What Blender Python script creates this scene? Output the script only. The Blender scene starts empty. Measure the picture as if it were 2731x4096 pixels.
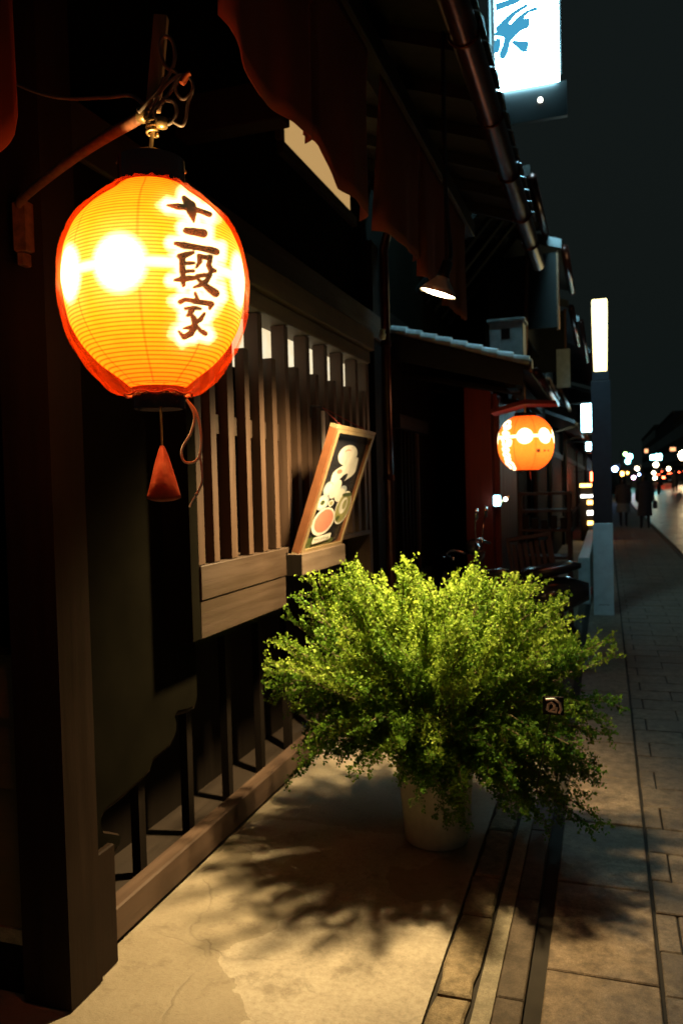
import bpy, bmesh, math, random
import numpy as np
from mathutils import Vector, Matrix
random.seed(7); RNG = np.random.default_rng(7)
R = math.radians
scene = bpy.context.scene
col = scene.collection

# ------------------------------------------------------------------ camera
cam_d = bpy.data.cameras.new('camera')
cam = bpy.data.objects.new('camera', cam_d); col.objects.link(cam); scene.camera = cam
YAW, PITCH, ROLL = R(18.37), R(-1.88), R(1.5)
fwd = Vector((-math.sin(YAW) * math.cos(PITCH), math.cos(YAW) * math.cos(PITCH), math.sin(PITCH)))
r0 = Vector((math.cos(YAW), math.sin(YAW), 0)); u0 = r0.cross(fwd)
rt = r0 * math.cos(ROLL) - u0 * math.sin(ROLL); up = r0 * math.sin(ROLL) + u0 * math.cos(ROLL)
cam.matrix_world = Matrix(((rt.x, up.x, -fwd.x, 0), (rt.y, up.y, -fwd.y, 0), (rt.z, up.z, -fwd.z, 1.55), (0, 0, 0, 1)))
cam_d.sensor_fit = 'VERTICAL'; cam_d.sensor_height = 36; cam_d.sensor_width = 24; cam_d.lens = 28.0
cam_d.clip_start = 0.05; cam_d.clip_end = 2000
cam_d.dof.use_dof = True; cam_d.dof.focus_distance = 1.9; cam_d.dof.aperture_fstop = 4.8

# ------------------------------------------------------------------ world: night sky over a lit town
w = bpy.data.worlds.new('World'); scene.world = w; w.use_nodes = True
nt = w.node_tree; nt.nodes.clear()
out = nt.nodes.new('ShaderNodeOutputWorld'); bg = nt.nodes.new('ShaderNodeBackground')
sky = nt.nodes.new('ShaderNodeTexSky'); sky.sky_type = 'NISHITA'; sky.sun_disc = False
sky.sun_elevation = R(-4); sky.sun_rotation = R(150); sky.air_density = 1.5; sky.dust_density = 3
add = nt.nodes.new('ShaderNodeMix'); add.data_type = 'RGBA'; add.blend_type = 'ADD'; add.inputs[0].default_value = 1
add.inputs[7].default_value = (0.055, 0.084, 0.080, 1)
nt.links.new(sky.outputs[0], add.inputs[6]); nt.links.new(add.outputs[2], bg.inputs[0])
bg.inputs[1].default_value = 0.09
nt.links.new(bg.outputs[0], out.inputs[0])
scene.view_settings.view_transform = 'Standard'; scene.view_settings.look = 'None'
scene.view_settings.exposure = 0; scene.view_settings.gamma = 1
cy = scene.cycles
try:
    cy.use_denoising = True; cy.denoiser = 'OPENIMAGEDENOISE'
    cy.sample_clamp_indirect = 4; cy.max_bounces = 6; cy.transparent_max_bounces = 10
    cy.caustics_reflective = False; cy.caustics_refractive = False; cy.use_light_tree = True
except Exception: pass

# ------------------------------------------------------------------ materials
MATS = {}
class N:
    def __init__(s, name):
        s.m = bpy.data.materials.new(name); s.m.use_nodes = True; s.t = s.m.node_tree; s.t.nodes.clear(); MATS[name] = s.m
        s.o = s.n('ShaderNodeOutputMaterial')
    def n(s, t, **k):
        x = s.t.nodes.new(t)
        for a, b in k.items(): setattr(x, a, b)
        return x
    def l(s, a, b): s.t.links.new(a, b)
    def pos(s, scale=(1, 1, 1), obj=False):
        m = s.n('ShaderNodeMapping'); m.inputs['Scale'].default_value = scale
        if obj: s.l(s.n('ShaderNodeTexCoord').outputs['Object'], m.inputs[0])
        else: s.l(s.n('ShaderNodeNewGeometry').outputs['Position'], m.inputs[0])
        return m.outputs[0]
    def noise(s, vec, scale, detail=5, rough=.6):
        x = s.n('ShaderNodeTexNoise'); x.inputs['Scale'].default_value = scale; x.inputs['Detail'].default_value = detail
        x.inputs['Roughness'].default_value = rough; s.l(vec, x.inputs['Vector']); return x.outputs[0]
    def ramp(s, f, *st):
        x = s.n('ShaderNodeValToRGB'); e = x.color_ramp.elements
        while len(e) < len(st): e.new(.5)
        for i, (p, c) in enumerate(st):
            e[i].position = p; e[i].color = (*c, 1) if len(c) == 3 else c
        s.l(f, x.inputs[0]); return x.outputs[0]
    def mix(s, f, a, b, mode='MIX'):
        x = s.n('ShaderNodeMix'); x.data_type = 'RGBA'; x.blend_type = mode
        for v, i in ((f, 0), (a, 6), (b, 7)):
            if isinstance(v, (int, float)): x.inputs[i].default_value = v
            elif isinstance(v, tuple): x.inputs[i].default_value = (*v, 1)
            else: s.l(v, x.inputs[i])
        return x.outputs[2]
    def math(s, op, a, b=0.0, c=0.0):
        x = s.n('ShaderNodeMath', operation=op)
        for v, i in ((a, 0), (b, 1), (c, 2)):
            if isinstance(v, (int, float)): x.inputs[i].default_value = v
            else: s.l(v, x.inputs[i])
        return x.outputs[0]
    def bsdf(s, color, rough=.6, metal=0, bump=None, bs=.3, bd=.01, spec=.5, coat=0, link=True):
        b = s.n('ShaderNodeBsdfPrincipled')
        for v, k in ((color, 'Base Color'), (rough, 'Roughness')):
            if isinstance(v, tuple): b.inputs[k].default_value = (*v, 1)
            elif isinstance(v, (int, float)): b.inputs[k].default_value = v
            else: s.l(v, b.inputs[k])
        b.inputs['Metallic'].default_value = metal; b.inputs['Specular IOR Level'].default_value = spec
        b.inputs['Coat Weight'].default_value = coat
        if bump is not None:
            u = s.n('ShaderNodeBump'); u.inputs['Strength'].default_value = bs; u.inputs['Distance'].default_value = bd
            s.l(bump, u.inputs['Height']); s.l(u.outputs[0], b.inputs['Normal'])
        if link: s.l(b.outputs[0], s.o.inputs[0])
        return b

def wood(name, c1, c2, axis=2, rough=.6, scale=1.0, spec=.35):
    m = N(name); sc = [30 * scale] * 3; sc[axis] = 1.6 * scale
    g = m.noise(m.pos(tuple(sc)), 1.0, 7, .65); d = m.noise(m.pos(), 3.2, 4)
    k = m.math('ADD', m.math('MULTIPLY', g, .7), m.math('MULTIPLY', d, .35))
    c = m.ramp(k, (.3, c1), (.72, c2))
    m.bsdf(c, m.ramp(g, (.2, (rough - .15,) * 3), (.8, (min(1, rough + .2),) * 3)), bump=g, bs=.35, bd=.004, spec=spec)
    return m.m
def stone(name, c1, c2, rough=.85, scale=1.0, bs=.5, spec=.3, c3=None):
    m = N(name)
    a = m.noise(m.pos(), 2.3 * scale, 6, .6); f = m.noise(m.pos(), 55 * scale, 4, .7); v = m.noise(m.pos(), 260 * scale, 2)
    c = m.ramp(m.math('ADD', m.math('MULTIPLY', a, .55), m.math('MULTIPLY', f, .45)), (.32, c1), (.68, c2))
    c = m.mix(m.ramp(v, (.35, (0.45,) * 3), (.6, (0,) * 3)), c, tuple(x * .35 for x in c1))
    mo = m.noise(m.pos(), 17 * scale, 6, .75)
    c = m.mix(m.ramp(mo, (.40, (.75,) * 3), (.58, (0,) * 3)), c, tuple(x * .55 for x in c1))
    if c3:
        st = m.noise(m.pos(), 1.1, 6, .7)
        c = m.mix(m.ramp(st, (.5, (0,) * 3), (.62, (.7,) * 3)), c, c3)
    m.bsdf(c, m.ramp(a, (.3, (rough - .2,) * 3), (.7, (rough,) * 3)), bump=m.math('ADD', f, m.math('MULTIPLY', v, .5)), bs=bs, bd=.006, spec=spec)
    return m.m
def plain(name, c, rough=.5, metal=0, spec=.5, vary=.25, coat=0, scale=12):
    m = N(name); n = m.noise(m.pos(), scale, 5)
    cc = m.ramp(n, (.25, tuple(x * (1 - vary) for x in c)), (.75, tuple(min(1, x * (1 + vary)) for x in c)))
    m.bsdf(cc, rough, metal, bump=n, bs=.12, bd=.004, spec=spec, coat=coat); return m.m
def emit(name, c, s):
    m = N(name); e = m.n('ShaderNodeEmission'); e.inputs[0].default_value = (*c, 1); e.inputs[1].default_value = s
    m.l(e.outputs[0], m.o.inputs[0]); return m.m

wood('wood_black', (.005, .004, .003), (.011, .008, .006), 2, .65, spec=.06)
wood('wood_black_y', (.012, .008, .006), (.030, .020, .013), 1, .6)
wood('wood_post', (.010, .0065, .0045), (.024, .015, .010), 2, .6, spec=.06)
wood('wood_lattice', (.030, .0165, .010), (.070, .040, .024), 2, .55)
wood('wood_lattice_y', (.019, .011, .0065), (.044, .027, .017), 1, .55)
wood('wood_shelf', (.055, .038, .026), (.11, .08, .058), 1, .5)
wood('wood_beam', (.035, .027, .018), (.13, .098, .064), 1, .7, 1.3)
wood('wood_rail', (.045, .027, .018), (.10, .062, .040), 1, .6)
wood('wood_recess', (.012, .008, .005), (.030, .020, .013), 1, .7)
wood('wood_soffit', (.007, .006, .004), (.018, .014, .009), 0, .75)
wood('wood_red', (.085, .010, .006), (.16, .019, .010), 2, .45)
wood('wood_clap', (.07, .052, .024), (.13, .098, .046), 0, .7)
wood('wood_hanger', (.10, .06, .025), (.24, .15, .07), 2, .7, 2)
plain('plaster_dark', (.0050, .0044, .0026), .95, vary=.3, spec=.015, scale=5)
plain('plaster_cream', (.55, .45, .30), .9)
def concrete():
    m = N('concrete')
    a = m.noise(m.pos(), 1.9, 8, .68); f = m.noise(m.pos(), 48, 6, .75); b = m.noise(m.pos(), 6.5, 7, .7); g = m.noise(m.pos(), 170, 3, .7)
    c = m.ramp(m.math('ADD', m.math('MULTIPLY', a, .6), m.math('MULTIPLY', f, .38)), (.33, (.20, .165, .115)), (.48, (.36, .315, .235)), (.64, (.50, .45, .355)))
    warp = m.n('ShaderNodeTexNoise'); warp.inputs['Scale'].default_value = 2.2; warp.inputs['Detail'].default_value = 5; m.l(m.pos(), warp.inputs['Vector'])
    wv = m.mix(.35, m.pos(), warp.outputs[1])
    vc = m.n('ShaderNodeTexVoronoi'); vc.inputs['Scale'].default_value = 2.4; m.l(wv, vc.inputs['Vector'])
    ptch = m.ramp(vc.outputs['Color'], (.30, (0,) * 3), (.34, (1,) * 3))
    c = m.mix(m.math('MULTIPLY', ptch, .62), c, (.22, .18, .115))
    vo = m.n('ShaderNodeTexVoronoi', feature='DISTANCE_TO_EDGE'); vo.inputs['Scale'].default_value = 1.0; m.l(wv, vo.inputs['Vector'])
    crack = m.ramp(vo.outputs[0], (.0, (.8,) * 3), (.006, (0,) * 3))
    crack = m.math('MULTIPLY', crack, m.ramp(m.noise(m.pos(), 1.3, 3), (.5, (0,) * 3), (.62, (1,) * 3)))
    c = m.mix(m.math('MULTIPLY', crack, .6), c, (.12, .10, .07))
    c = m.mix(m.ramp(b, (.54, (0,) * 3), (.66, (.6,) * 3)), c, (.15, .12, .078))
    c = m.mix(m.ramp(g, (.62, (0,) * 3), (.70, (.7,) * 3)), c, (.10, .085, .06))
    m.bsdf(c, m.ramp(a, (.3, (.5,) * 3), (.7, (.85,) * 3)), bump=m.math('ADD', m.math('ADD', m.math('MULTIPLY', f, .7), m.math('MULTIPLY', g, .4)), m.math('SUBTRACT', b, crack)), bs=.55, bd=.007, spec=.4)
concrete()
stone('stone_channel', (.20, .155, .09), (.40, .32, .20), .85, bs=.9)
stone('concrete_strip', (.26, .23, .16), (.36, .32, .23), .85)
stone('kerb_stone', (.085, .065, .045), (.13, .10, .07), .8)
stone('slab_stone', (.18, .135, .092), (.40, .305, .205), .75, bs=.7, c3=(.12, .092, .066))
stone('paver_stone', (.14, .108, .078), (.30, .235, .165), .72, bs=.7, c3=(.09, .073, .057))
plain('mortar_dark', (.022, .018, .013), .95)
stone('asphalt', (.045, .043, .040), (.085, .08, .072), .45, bs=.15, spec=.5)
plain('ground_far', (.05, .048, .044), .9)
plain('road_paint', (.7, .7, .66), .6)
plain('iron_rust', (.16, .07, .032), .55, .4, vary=.5, scale=40)
plain('iron_black', (.012, .011, .011), .35, .3)
plain('lacquer_black', (.006, .006, .007), .12, 0, .6, coat=.5)
plain('cable_grey', (.10, .085, .065), .5)
plain('cable_orange', (.45, .11, .03), .5)
plain('brass', (.5, .36, .15), .35, .8)
plain('porcelain', (.75, .72, .62), .3)
plain('cord_white', (.88, .80, .66), .8)
plain('cord_red', (.25, .03, .02), .7)
plain('copper_dark', (.075, .022, .016), .28, .55, .6, vary=.5)
plain('copper_box', (.16, .062, .026), .4, .1)
plain('frame_gold', (.27, .20, .11), .35, .25)
plain('tile_verge_lit', (.60, .62, .62), .4, .0, .5, vary=.3, scale=25)  # verge tiles coloured paler than the roof tiles, standing in for sign light
plain('tile_grey', (.07, .075, .08), .35, .0, .6, vary=.35, scale=25)
plain('metal_pale', (.42, .46, .44), .5, .0)
plain('lamp_post_dark', (.022, .027, .036), .5, .2)
plain('lamp_post_pale', (.62, .74, .76), .5, .0, vary=.12)
plain('shade_white', (.55, .5, .42), .35, .2)
plain('dark_plastic', (.02, .02, .022), .25)
plain('chrome', (.6, .6, .6), .15, 1)
plain('scooter_body', (.05, .055, .07), .2, .2, coat=.8)
plain('rubber', (.012, .012, .012), .8)
plain('print_black', (.018, .017, .020), .25)
plain('print_white', (.80, .78, .74), .3)
plain('print_pink', (.62, .25, .18), .3, vary=.35, scale=120)
plain('print_green', (.33, .32, .13), .3, vary=.4, scale=100)
plain('print_blue', (.42, .48, .54), .3, vary=.4, scale=150)
plain('print_leaf', (.07, .10, .03), .3, vary=.5, scale=60)
plain('car_paint', (.03, .03, .035), .2, .3, coat=1)
plain('car_paint_white', (.6, .6, .58), .25, .0, coat=1)
plain('glass_dark', (.01, .012, .015), .05, 0, .8)
plain('skin', (.5, .32, .22), .5)
plain('hair_black', (.01, .008, .007), .4)
plain('coat_black', (.018, .018, .02), .85)
plain('coat_brown', (.05, .035, .028), .85)
plain('skirt_grey', (.16, .155, .13), .9)
plain('building_dim', (.16, .14, .10), .85)
plain('building_dim2', (.12, .11, .10), .85)
plain('sudare', (.009, .008, .006), .8)
emit('lit_street_lamp', (1, .84, .40), 4.2)
emit('lit_box_blue', (.42, .86, 1.0), 16)
emit('lit_white', (1, .95, .82), 9)
emit('lit_amber', (1, .55, .12), 9)
emit('lit_orange_far', (1, .45, .08), 22)
emit('lit_white_far', (1, .82, .50), 24)
emit('lit_white_big', (1, .74, .40), 65)
emit('lit_cyan_far', (.25, .95, 1), 22)
emit('lit_green_far', (.35, 1, .2), 30)
emit('lit_blue_far', (.30, .50, 1), 30)
emit('lit_magenta_far', (1, .55, .85), 26)
emit('lit_red_far', (1, .09, .03), 32)
emit('lit_brown_far', (.8, .35, .15), 2.5)
emit('lit_bulb', (1, .78, .46), 30)
emit('lit_transom', (1, .60, .22), .50)
emit('lit_interior', (1, .62, .25), .8)

def sign_face():
    # backlit acrylic sign face: an even blue-white glow
    m = N('lit_sign'); e = m.n('ShaderNodeEmission'); e.inputs[0].default_value = (.36, .82, 1, 1); e.inputs[1].default_value = 70
    m.l(e.outputs[0], m.o.inputs[0])
sign_face()
emit('sign_ink', (.06, .36, .60), 1.0)
def shoji():
    m = N('paper_screen'); n = m.noise(m.pos(), 14, 4)
    c = m.ramp(n, (.3, (.90, .70, .40)), (.7, (1, .90, .64)))
    e = m.n('ShaderNodeEmission'); m.l(c, e.inputs[0]); e.inputs[1].default_value = 1.05
    b = m.bsdf((.75, .7, .6), .9, link=False); a = m.n('ShaderNodeAddShader')
    m.l(e.outputs[0], a.inputs[0]); m.l(b.outputs[0], a.inputs[1]); m.l(a.outputs[0], m.o.inputs[0])
shoji()
def cloth_mat(name, c, tr):
    m = N(name); n = m.noise(m.pos((60, 60, 60)), 1, 3); n2 = m.noise(m.pos(), 3, 4)
    cc = m.mix(n2, tuple(x * .7 for x in c), c)
    d = m.bsdf(cc, .9, bump=n, bs=.2, bd=.002, spec=.1, link=False)
    t = m.n('ShaderNodeBsdfTranslucent'); m.l(cc, t.inputs[0])
    x = m.n('ShaderNodeMixShader'); x.inputs[0].default_value = tr
    m.l(d.outputs[0], x.inputs[1]); m.l(t.outputs[0], x.inputs[2]); m.l(x.outputs[0], m.o.inputs[0])
cloth_mat('cloth_red', (.42, .12, .08), .3)
cloth_mat('cloth_rust', (.30, .10, .04), .35)
def leaf_mat():
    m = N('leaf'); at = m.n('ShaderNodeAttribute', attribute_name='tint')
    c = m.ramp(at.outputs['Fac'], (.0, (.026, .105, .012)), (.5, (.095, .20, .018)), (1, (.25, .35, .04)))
    d = m.bsdf(c, .65, spec=.15, link=False)
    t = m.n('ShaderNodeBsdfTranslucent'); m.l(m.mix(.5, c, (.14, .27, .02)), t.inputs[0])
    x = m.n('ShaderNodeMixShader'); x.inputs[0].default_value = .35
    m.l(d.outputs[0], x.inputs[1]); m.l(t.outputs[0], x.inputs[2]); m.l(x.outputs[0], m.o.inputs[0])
leaf_mat()
plain('twig', (.10, .075, .035), .8)
plain('soil', (.03, .022, .014), 1)
def pot_mat():
    m = N('pot_plastic'); n = m.noise(m.pos((8, 8, 1.5)), 1.4, 5); f = m.noise(m.pos(), 45, 4)
    c = m.ramp(m.math('ADD', m.math('MULTIPLY', n, .7), m.math('MULTIPLY', f, .3)), (.3, (.50, .46, .35)), (.7, (.78, .74, .60)))
    m.bsdf(c, .5, bump=f, bs=.1, bd=.003)
pot_mat()
def paper_lantern(name, low, high, white, k_low, k_high, k_white, z0, zspan, rings, ink):
    # paper glowing from the bulb inside: more light where the paper is nearest to the bulb; printed white ground and ink
    m = N(name)
    sx = m.n('ShaderNodeSeparateXYZ'); m.l(m.n('ShaderNodeTexCoord').outputs['Object'], sx.inputs[0])
    z = sx.outputs[2]
    near = m.math('SUBTRACT', 1, m.math('POWER', m.math('ABSOLUTE', m.math('DIVIDE', m.math('SUBTRACT', z, z0), zspan)), 1.6))
    near = m.math('MAXIMUM', near, 0.0)
    n = m.noise(m.pos((1, 1, 1), True), 26, 4)
    c = m.mix(near, low, high)
    k = m.math('ADD', k_low, m.math('MULTIPLY', near, k_high - k_low))
    k = m.math('MULTIPLY', k, m.math('ADD', .8, m.math('MULTIPLY', n, .4)))
    if rings:
        ln = m.math('POWER', m.math('ABSOLUTE', m.math('SINE', m.math('MULTIPLY', z, math.pi / rings))), .55)
        k = m.math('MULTIPLY', k, m.math('ADD', .13, m.math('MULTIPLY', ln, 1.0)))
    seam = m.n('ShaderNodeAttribute', attribute_name='seam').outputs['Fac']
    k = m.math('MULTIPLY', k, m.math('SUBTRACT', 1, m.math('MULTIPLY', seam, .55)))
    wm = m.n('ShaderNodeAttribute', attribute_name='white').outputs['Fac']
    im = m.n('ShaderNodeAttribute', attribute_name='ink').outputs['Fac']
    c = m.mix(wm, c, white); k = m.math('ADD', m.math('MULTIPLY', k, m.math('SUBTRACT', 1, wm)), m.math('MULTIPLY', wm, k_white))
    k = m.math('ADD', k, m.math('MULTIPLY', m.n('ShaderNodeAttribute', attribute_name='hot').outputs['Fac'], 24))
    c = m.mix(im, c, ink); k = m.math('ADD', m.math('MULTIPLY', k, m.math('SUBTRACT', 1, im)), m.math('MULTIPLY', im, .075))
    e = m.n('ShaderNodeEmission'); m.l(c, e.inputs[0]); m.l(k, e.inputs[1]); m.l(e.outputs[0], m.o.inputs[0])
paper_lantern('lantern_paper', (1, .075, .0015), (1, .128, .0030), (1, .70, .28), 3.8, 8.6, 6.5, .0, .25, .0073, (.62, .48, .24))
paper_lantern('round_lantern_paper', (1, .045, .003), (1, .19, .016), (1, .76, .40), 1.5, 3.3, 6.0, .0, .27, .010, (.5, .12, .03))
def cover_mat():
    m = N('cover_plastic')
    t = m.n('ShaderNodeBsdfTransparent'); t.inputs[0].default_value = (1, .93, .84, 1)
    s = m.n('ShaderNodeBsdfTranslucent'); s.inputs[0].default_value = (1, .24, .07, 1)
    g = m.n('ShaderNodeBsdfGlossy'); g.inputs['Roughness'].default_value = .12; g.inputs[0].default_value = (1, .8, .7, 1)
    a = m.n('ShaderNodeMixShader'); a.inputs[0].default_value = .13; m.l(t.outputs[0], a.inputs[1]); m.l(s.outputs[0], a.inputs[2])
    b = m.n('ShaderNodeMixShader'); b.inputs[0].default_value = .04; m.l(a.outputs[0], b.inputs[1]); m.l(g.outputs[0], b.inputs[2])
    m.l(b.outputs[0], m.o.inputs[0])
cover_mat()
def sack_mat():
    m = N('sack_red'); n = m.noise(m.pos((1, 1, 1), True), 30, 4)
    c = m.ramp(n, (.3, (.62, .085, .03)), (.7, (.85, .20, .08))); m.bsdf(c, .35, bump=n, bs=.3, bd=.004)
sack_mat()
def glass_front():
    m = N('clear_glazing')
    t = m.n('ShaderNodeBsdfTransparent'); g = m.n('ShaderNodeBsdfGlossy'); g.inputs['Roughness'].default_value = .06
    x = m.n('ShaderNodeMixShader'); x.inputs[0].default_value = .07
    m.l(t.outputs[0], x.inputs[1]); m.l(g.outputs[0], x.inputs[2]); m.l(x.outputs[0], m.o.inputs[0])
glass_front()

# ------------------------------------------------------------------ mesh helpers
WORLD = {}     # where each object's origin stands
class MB:
    def __init__(s): s.v = []; s.f = []; s.mi = []; s.cur = 0; s.mats = []
    def use(s, name):
        if name not in s.mats: s.mats.append(name)
        s.cur = s.mats.index(name); return s
    def add(s, vs, fs):
        b = len(s.v); s.v += [tuple(x) for x in vs]; s.f += [tuple(i + b for i in f) for f in fs]; s.mi += [s.cur] * len(fs); return s
    def box(s, x0, x1, y0, y1, z0, z1, bev=0.0, mat=None):
        b = bev
        if b <= 0:
            vs = [(x, y, z) for z in (z0, z1) for y in (y0, y1) for x in (x0, x1)]
            fs = [(0, 2, 3, 1), (4, 5, 7, 6), (0, 1, 5, 4), (2, 6, 7, 3), (0, 4, 6, 2), (1, 3, 7, 5)]
        else:
            vs = []; fs = []
            def ring(z, i): return [(x0 + i, y0 + i, z), (x1 - i, y0 + i, z), (x1 - i, y1 - i, z), (x0 + i, y1 - i, z)]
            for z, i in ((z0, b), (z0 + b, 0), (z1 - b, 0), (z1, b)): vs += ring(z, i)
            fs = [(3, 2, 1, 0), (12, 13, 14, 15)]
            for k in range(3):
                for j in range(4): fs.append((k * 4 + j, k * 4 + (j + 1) % 4, k * 4 + 4 + (j + 1) % 4, k * 4 + 4 + j))
        if mat is not None: vs = [tuple(mat @ Vector(p)) for p in vs]
        return s.add(vs, fs)
    def poly(s, pts, off):      # prism: polygon (3D pts) extruded by the vector off
        n = len(pts); o = Vector(off)
        vs = [tuple(p) for p in pts] + [tuple(Vector(p) + o) for p in pts]
        fs = [tuple(range(n))[::-1], tuple(range(n, 2 * n))] + [(i, (i + 1) % n, n + (i + 1) % n, n + i) for i in range(n)]
        return s.add(vs, fs)
    def tube(s, pts, r, seg=8, caps=True):
        pts = [Vector(p) for p in pts]; rs = r if isinstance(r, (list, tuple)) else [r] * len(pts)
        vs = []; fs = []; prev = None
        for i, p in enumerate(pts):
            t = (pts[min(i + 1, len(pts) - 1)] - pts[max(i - 1, 0)]).normalized()
            a = prev if prev is not None else (Vector((0, 0, 1)) if abs(t.z) < .9 else Vector((1, 0, 0)))
            a = (a - t * a.dot(t)).normalized(); b = t.cross(a); prev = a
            vs += [tuple(p + (a * math.cos(2 * math.pi * k / seg) + b * math.sin(2 * math.pi * k / seg)) * rs[i]) for k in range(seg)]
        for i in range(len(pts) - 1):
            for k in range(seg): fs.append((i * seg + k, i * seg + (k + 1) % seg, (i + 1) * seg + (k + 1) % seg, (i + 1) * seg + k))
        if caps: fs += [tuple(range(seg))[::-1], tuple(range((len(pts) - 1) * seg, len(pts) * seg))]
        return s.add(vs, fs)
    def lathe(s, prof, c=(0, 0, 0), seg=32, mat=None, ripple=None):
        vs = []; fs = []; n = len(prof)
        for i, (r, z) in enumerate(prof):
            for k in range(seg):
                a = 2 * math.pi * k / seg; rr = r if ripple is None else r + ripple(a, i)
                p = Vector((rr * math.cos(a), rr * math.sin(a), z))
                if mat is not None: p = mat @ p
                vs.append((p.x + c[0], p.y + c[1], p.z + c[2]))
        for i in range(n - 1):
            for k in range(seg): fs.append((i * seg + k, i * seg + (k + 1) % seg, (i + 1) * seg + (k + 1) % seg, (i + 1) * seg + k))
        return s.add(vs, fs)
    def build(s, name, mat, parent=None, loc=None, smooth=False):
        pw = WORLD[parent.name] if parent else Vector((0, 0, 0))
        base = Vector(loc) if loc is not None else pw.copy()
        me = bpy.data.meshes.new(name)
        me.from_pydata([(x - base.x, y - base.y, z - base.z) for x, y, z in s.v], [], s.f)
        names = s.mats if s.mats else [mat]
        for k in names: me.materials.append(MATS[k])
        if s.mats: me.polygons.foreach_set('material_index', s.mi)
        if smooth: me.polygons.foreach_set('use_smooth', [True] * len(me.polygons))
        me.update()
        o = bpy.data.objects.new(name, me); col.objects.link(o)
        if parent is not None:
            o.parent = parent; o.location = base - pw
        else: o.location = base
        WORLD[o.name] = base
        return o
def tag(o, label=None, cat=None, group=None, kind=None):
    for k, v in (('label', label), ('category', cat), ('group', group), ('kind', kind)):
        if v: o[k] = v
    return o
def empty(name, loc, label, cat, group=None):
    o = bpy.data.objects.new(name, None); col.objects.link(o); o.location = loc; o.empty_display_size = .1
    WORLD[o.name] = Vector(loc)
    return tag(o, label, cat, group)
def bx(name, mat, parent, *a, bev=0.0, **k): return MB().box(*a, bev=bev).build(name, mat, parent, **k)
def spline(ctrl, n=8):
    P = [Vector(p) for p in ctrl]; out = []
    for i in range(len(P) - 1):
        p0, p1, p2, p3 = P[max(i - 1, 0)], P[i], P[i + 1], P[min(i + 2, len(P) - 1)]
        for k in range(n):
            t = k / n
            out.append(.5 * ((2 * p1) + (p2 - p0) * t + (2 * p0 - 5 * p1 + 4 * p2 - p3) * t * t + (3 * p1 - p0 - 3 * p2 + p3) * t ** 3))
    return out + [P[-1]]
def plate(name, mat, parent, us, vs, f, thick):     # a sheet f(u,v) with a real thickness along its normals
    nu, nv = len(us), len(vs); P = np.array([[f(u, v) for v in vs] for u in us], float)
    du = np.gradient(P, axis=0); dv = np.gradient(P, axis=1); n = np.cross(du, dv); n /= np.linalg.norm(n, axis=2, keepdims=True) + 1e-9
    A = (P + n * thick / 2).reshape(-1, 3); B = (P - n * thick / 2).reshape(-1, 3); M = MB(); k = nu * nv; fs = []
    for i in range(nu - 1):
        for j in range(nv - 1):
            a, b, c, d = i * nv + j, (i + 1) * nv + j, (i + 1) * nv + j + 1, i * nv + j + 1
            fs += [(a, b, c, d), (d + k, c + k, b + k, a + k)]
    edge = [i * nv for i in range(nu)] + [(nu - 1) * nv + j for j in range(1, nv)] + [i * nv + nv - 1 for i in range(nu - 2, -1, -1)] + [j for j in range(nv - 2, 0, -1)]
    for q in range(len(edge)):
        a, b = edge[q], edge[(q + 1) % len(edge)]; fs.append((b, a, a + k, b + k))
    M.add(np.vstack([A, B]).tolist(), fs)
    return M.build(name, mat, parent, smooth=True)

# ================================================================== THE SETTING
# ground to the horizon, road, pavement
tag(MB().box(-400, 400, -30, 900, -.6, -.16).build('ground', 'ground_far'), kind='structure')
def rise(y): return max(0.0, (y - 45) * .0185)          # the avenue climbs gently beyond the crossing
rd = MB(); rd.poly([(1.48, -10, -.4), (1.48, 420, -.4), (1.48, 420, rise(420) - .1), (1.48, 45, -.1), (1.48, -10, -.1)], (7.12, 0, 0))
tag(rd.build('road', 'asphalt'), kind='structure')
line = MB()
for k in range(4): line.box(5.0, 5.12, 6 + k * 9, 10 + k * 9, -.0995, -.096)
tag(line.build('road_marking', 'road_paint'), kind='structure')
pave = tag(MB().box(-3.2, 1.36, -4, 260, -.30, -.014).build('pavement', 'mortar_dark'), kind='structure')
tag(MB().poly([(8.62, -10, -.3), (8.62, 300, -.3), (8.62, 300, rise(300) + .02), (8.62, 45, .02), (8.62, -10, .02)], (1.78, 0, 0)).build('far_pavement', 'concrete_strip'), kind='structure')
# concrete apron in front of the house
bxo = MB().box(-1.69, -.525, -3, 5.9, -.012, .0); pass; bxo.box(-3.2, -1.6905, -3, 1.985, -.012, -.001); bxo.box(-1.9, -.525, 5.905, 40, -.012, -.002)
tag(bxo.build('apron', 'concrete'), kind='structure')
tag(MB().box(-.392, -.338, -3, 60, -.012, .001).build('concrete_strip', 'concrete_strip'), kind='structure')
# row of rough stones between apron and strip
def rough_stone(x0, x1, y0, y1, z):
    n = max(2, int((y1 - y0) / .07)); L = []; Rr = []
    for i in range(n + 1):
        y = y0 + (y1 - y0) * i / n
        L.append((x0 + random.uniform(0, .014), y)); Rr.append((x1 - random.uniform(0, .014), y))
    pts = L + Rr[::-1]; cx = sum(p[0] for p in pts) / len(pts); cy_ = sum(p[1] for p in pts) / len(pts)
    inn = [(cx + (p[0] - cx) * .86, p[1] + (-.008 if p[1] > cy_ else .008)) for p in pts]
    m = MB(); k = len(pts)
    vs = [(p[0], p[1], -.013) for p in pts] + [(p[0], p[1], z - .006) for p in pts] + [(p[0], p[1], z + random.uniform(-.002, .002)) for p in inn]
    fs = [tuple(range(2 * k, 3 * k))[::-1]]
    for a in (0, k):
        for i in range(k): fs.append((a + i, a + k + i, a + k + (i + 1) % k, a + (i + 1) % k))
    return m.add(vs, fs)
y = -.6; j = 0
ys = [-.6, .1, .55, 1.1, 1.75, 2.33, 2.80, 3.09]
while ys[-1] < 26: ys.append(ys[-1] + random.uniform(.28, .75))
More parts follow.
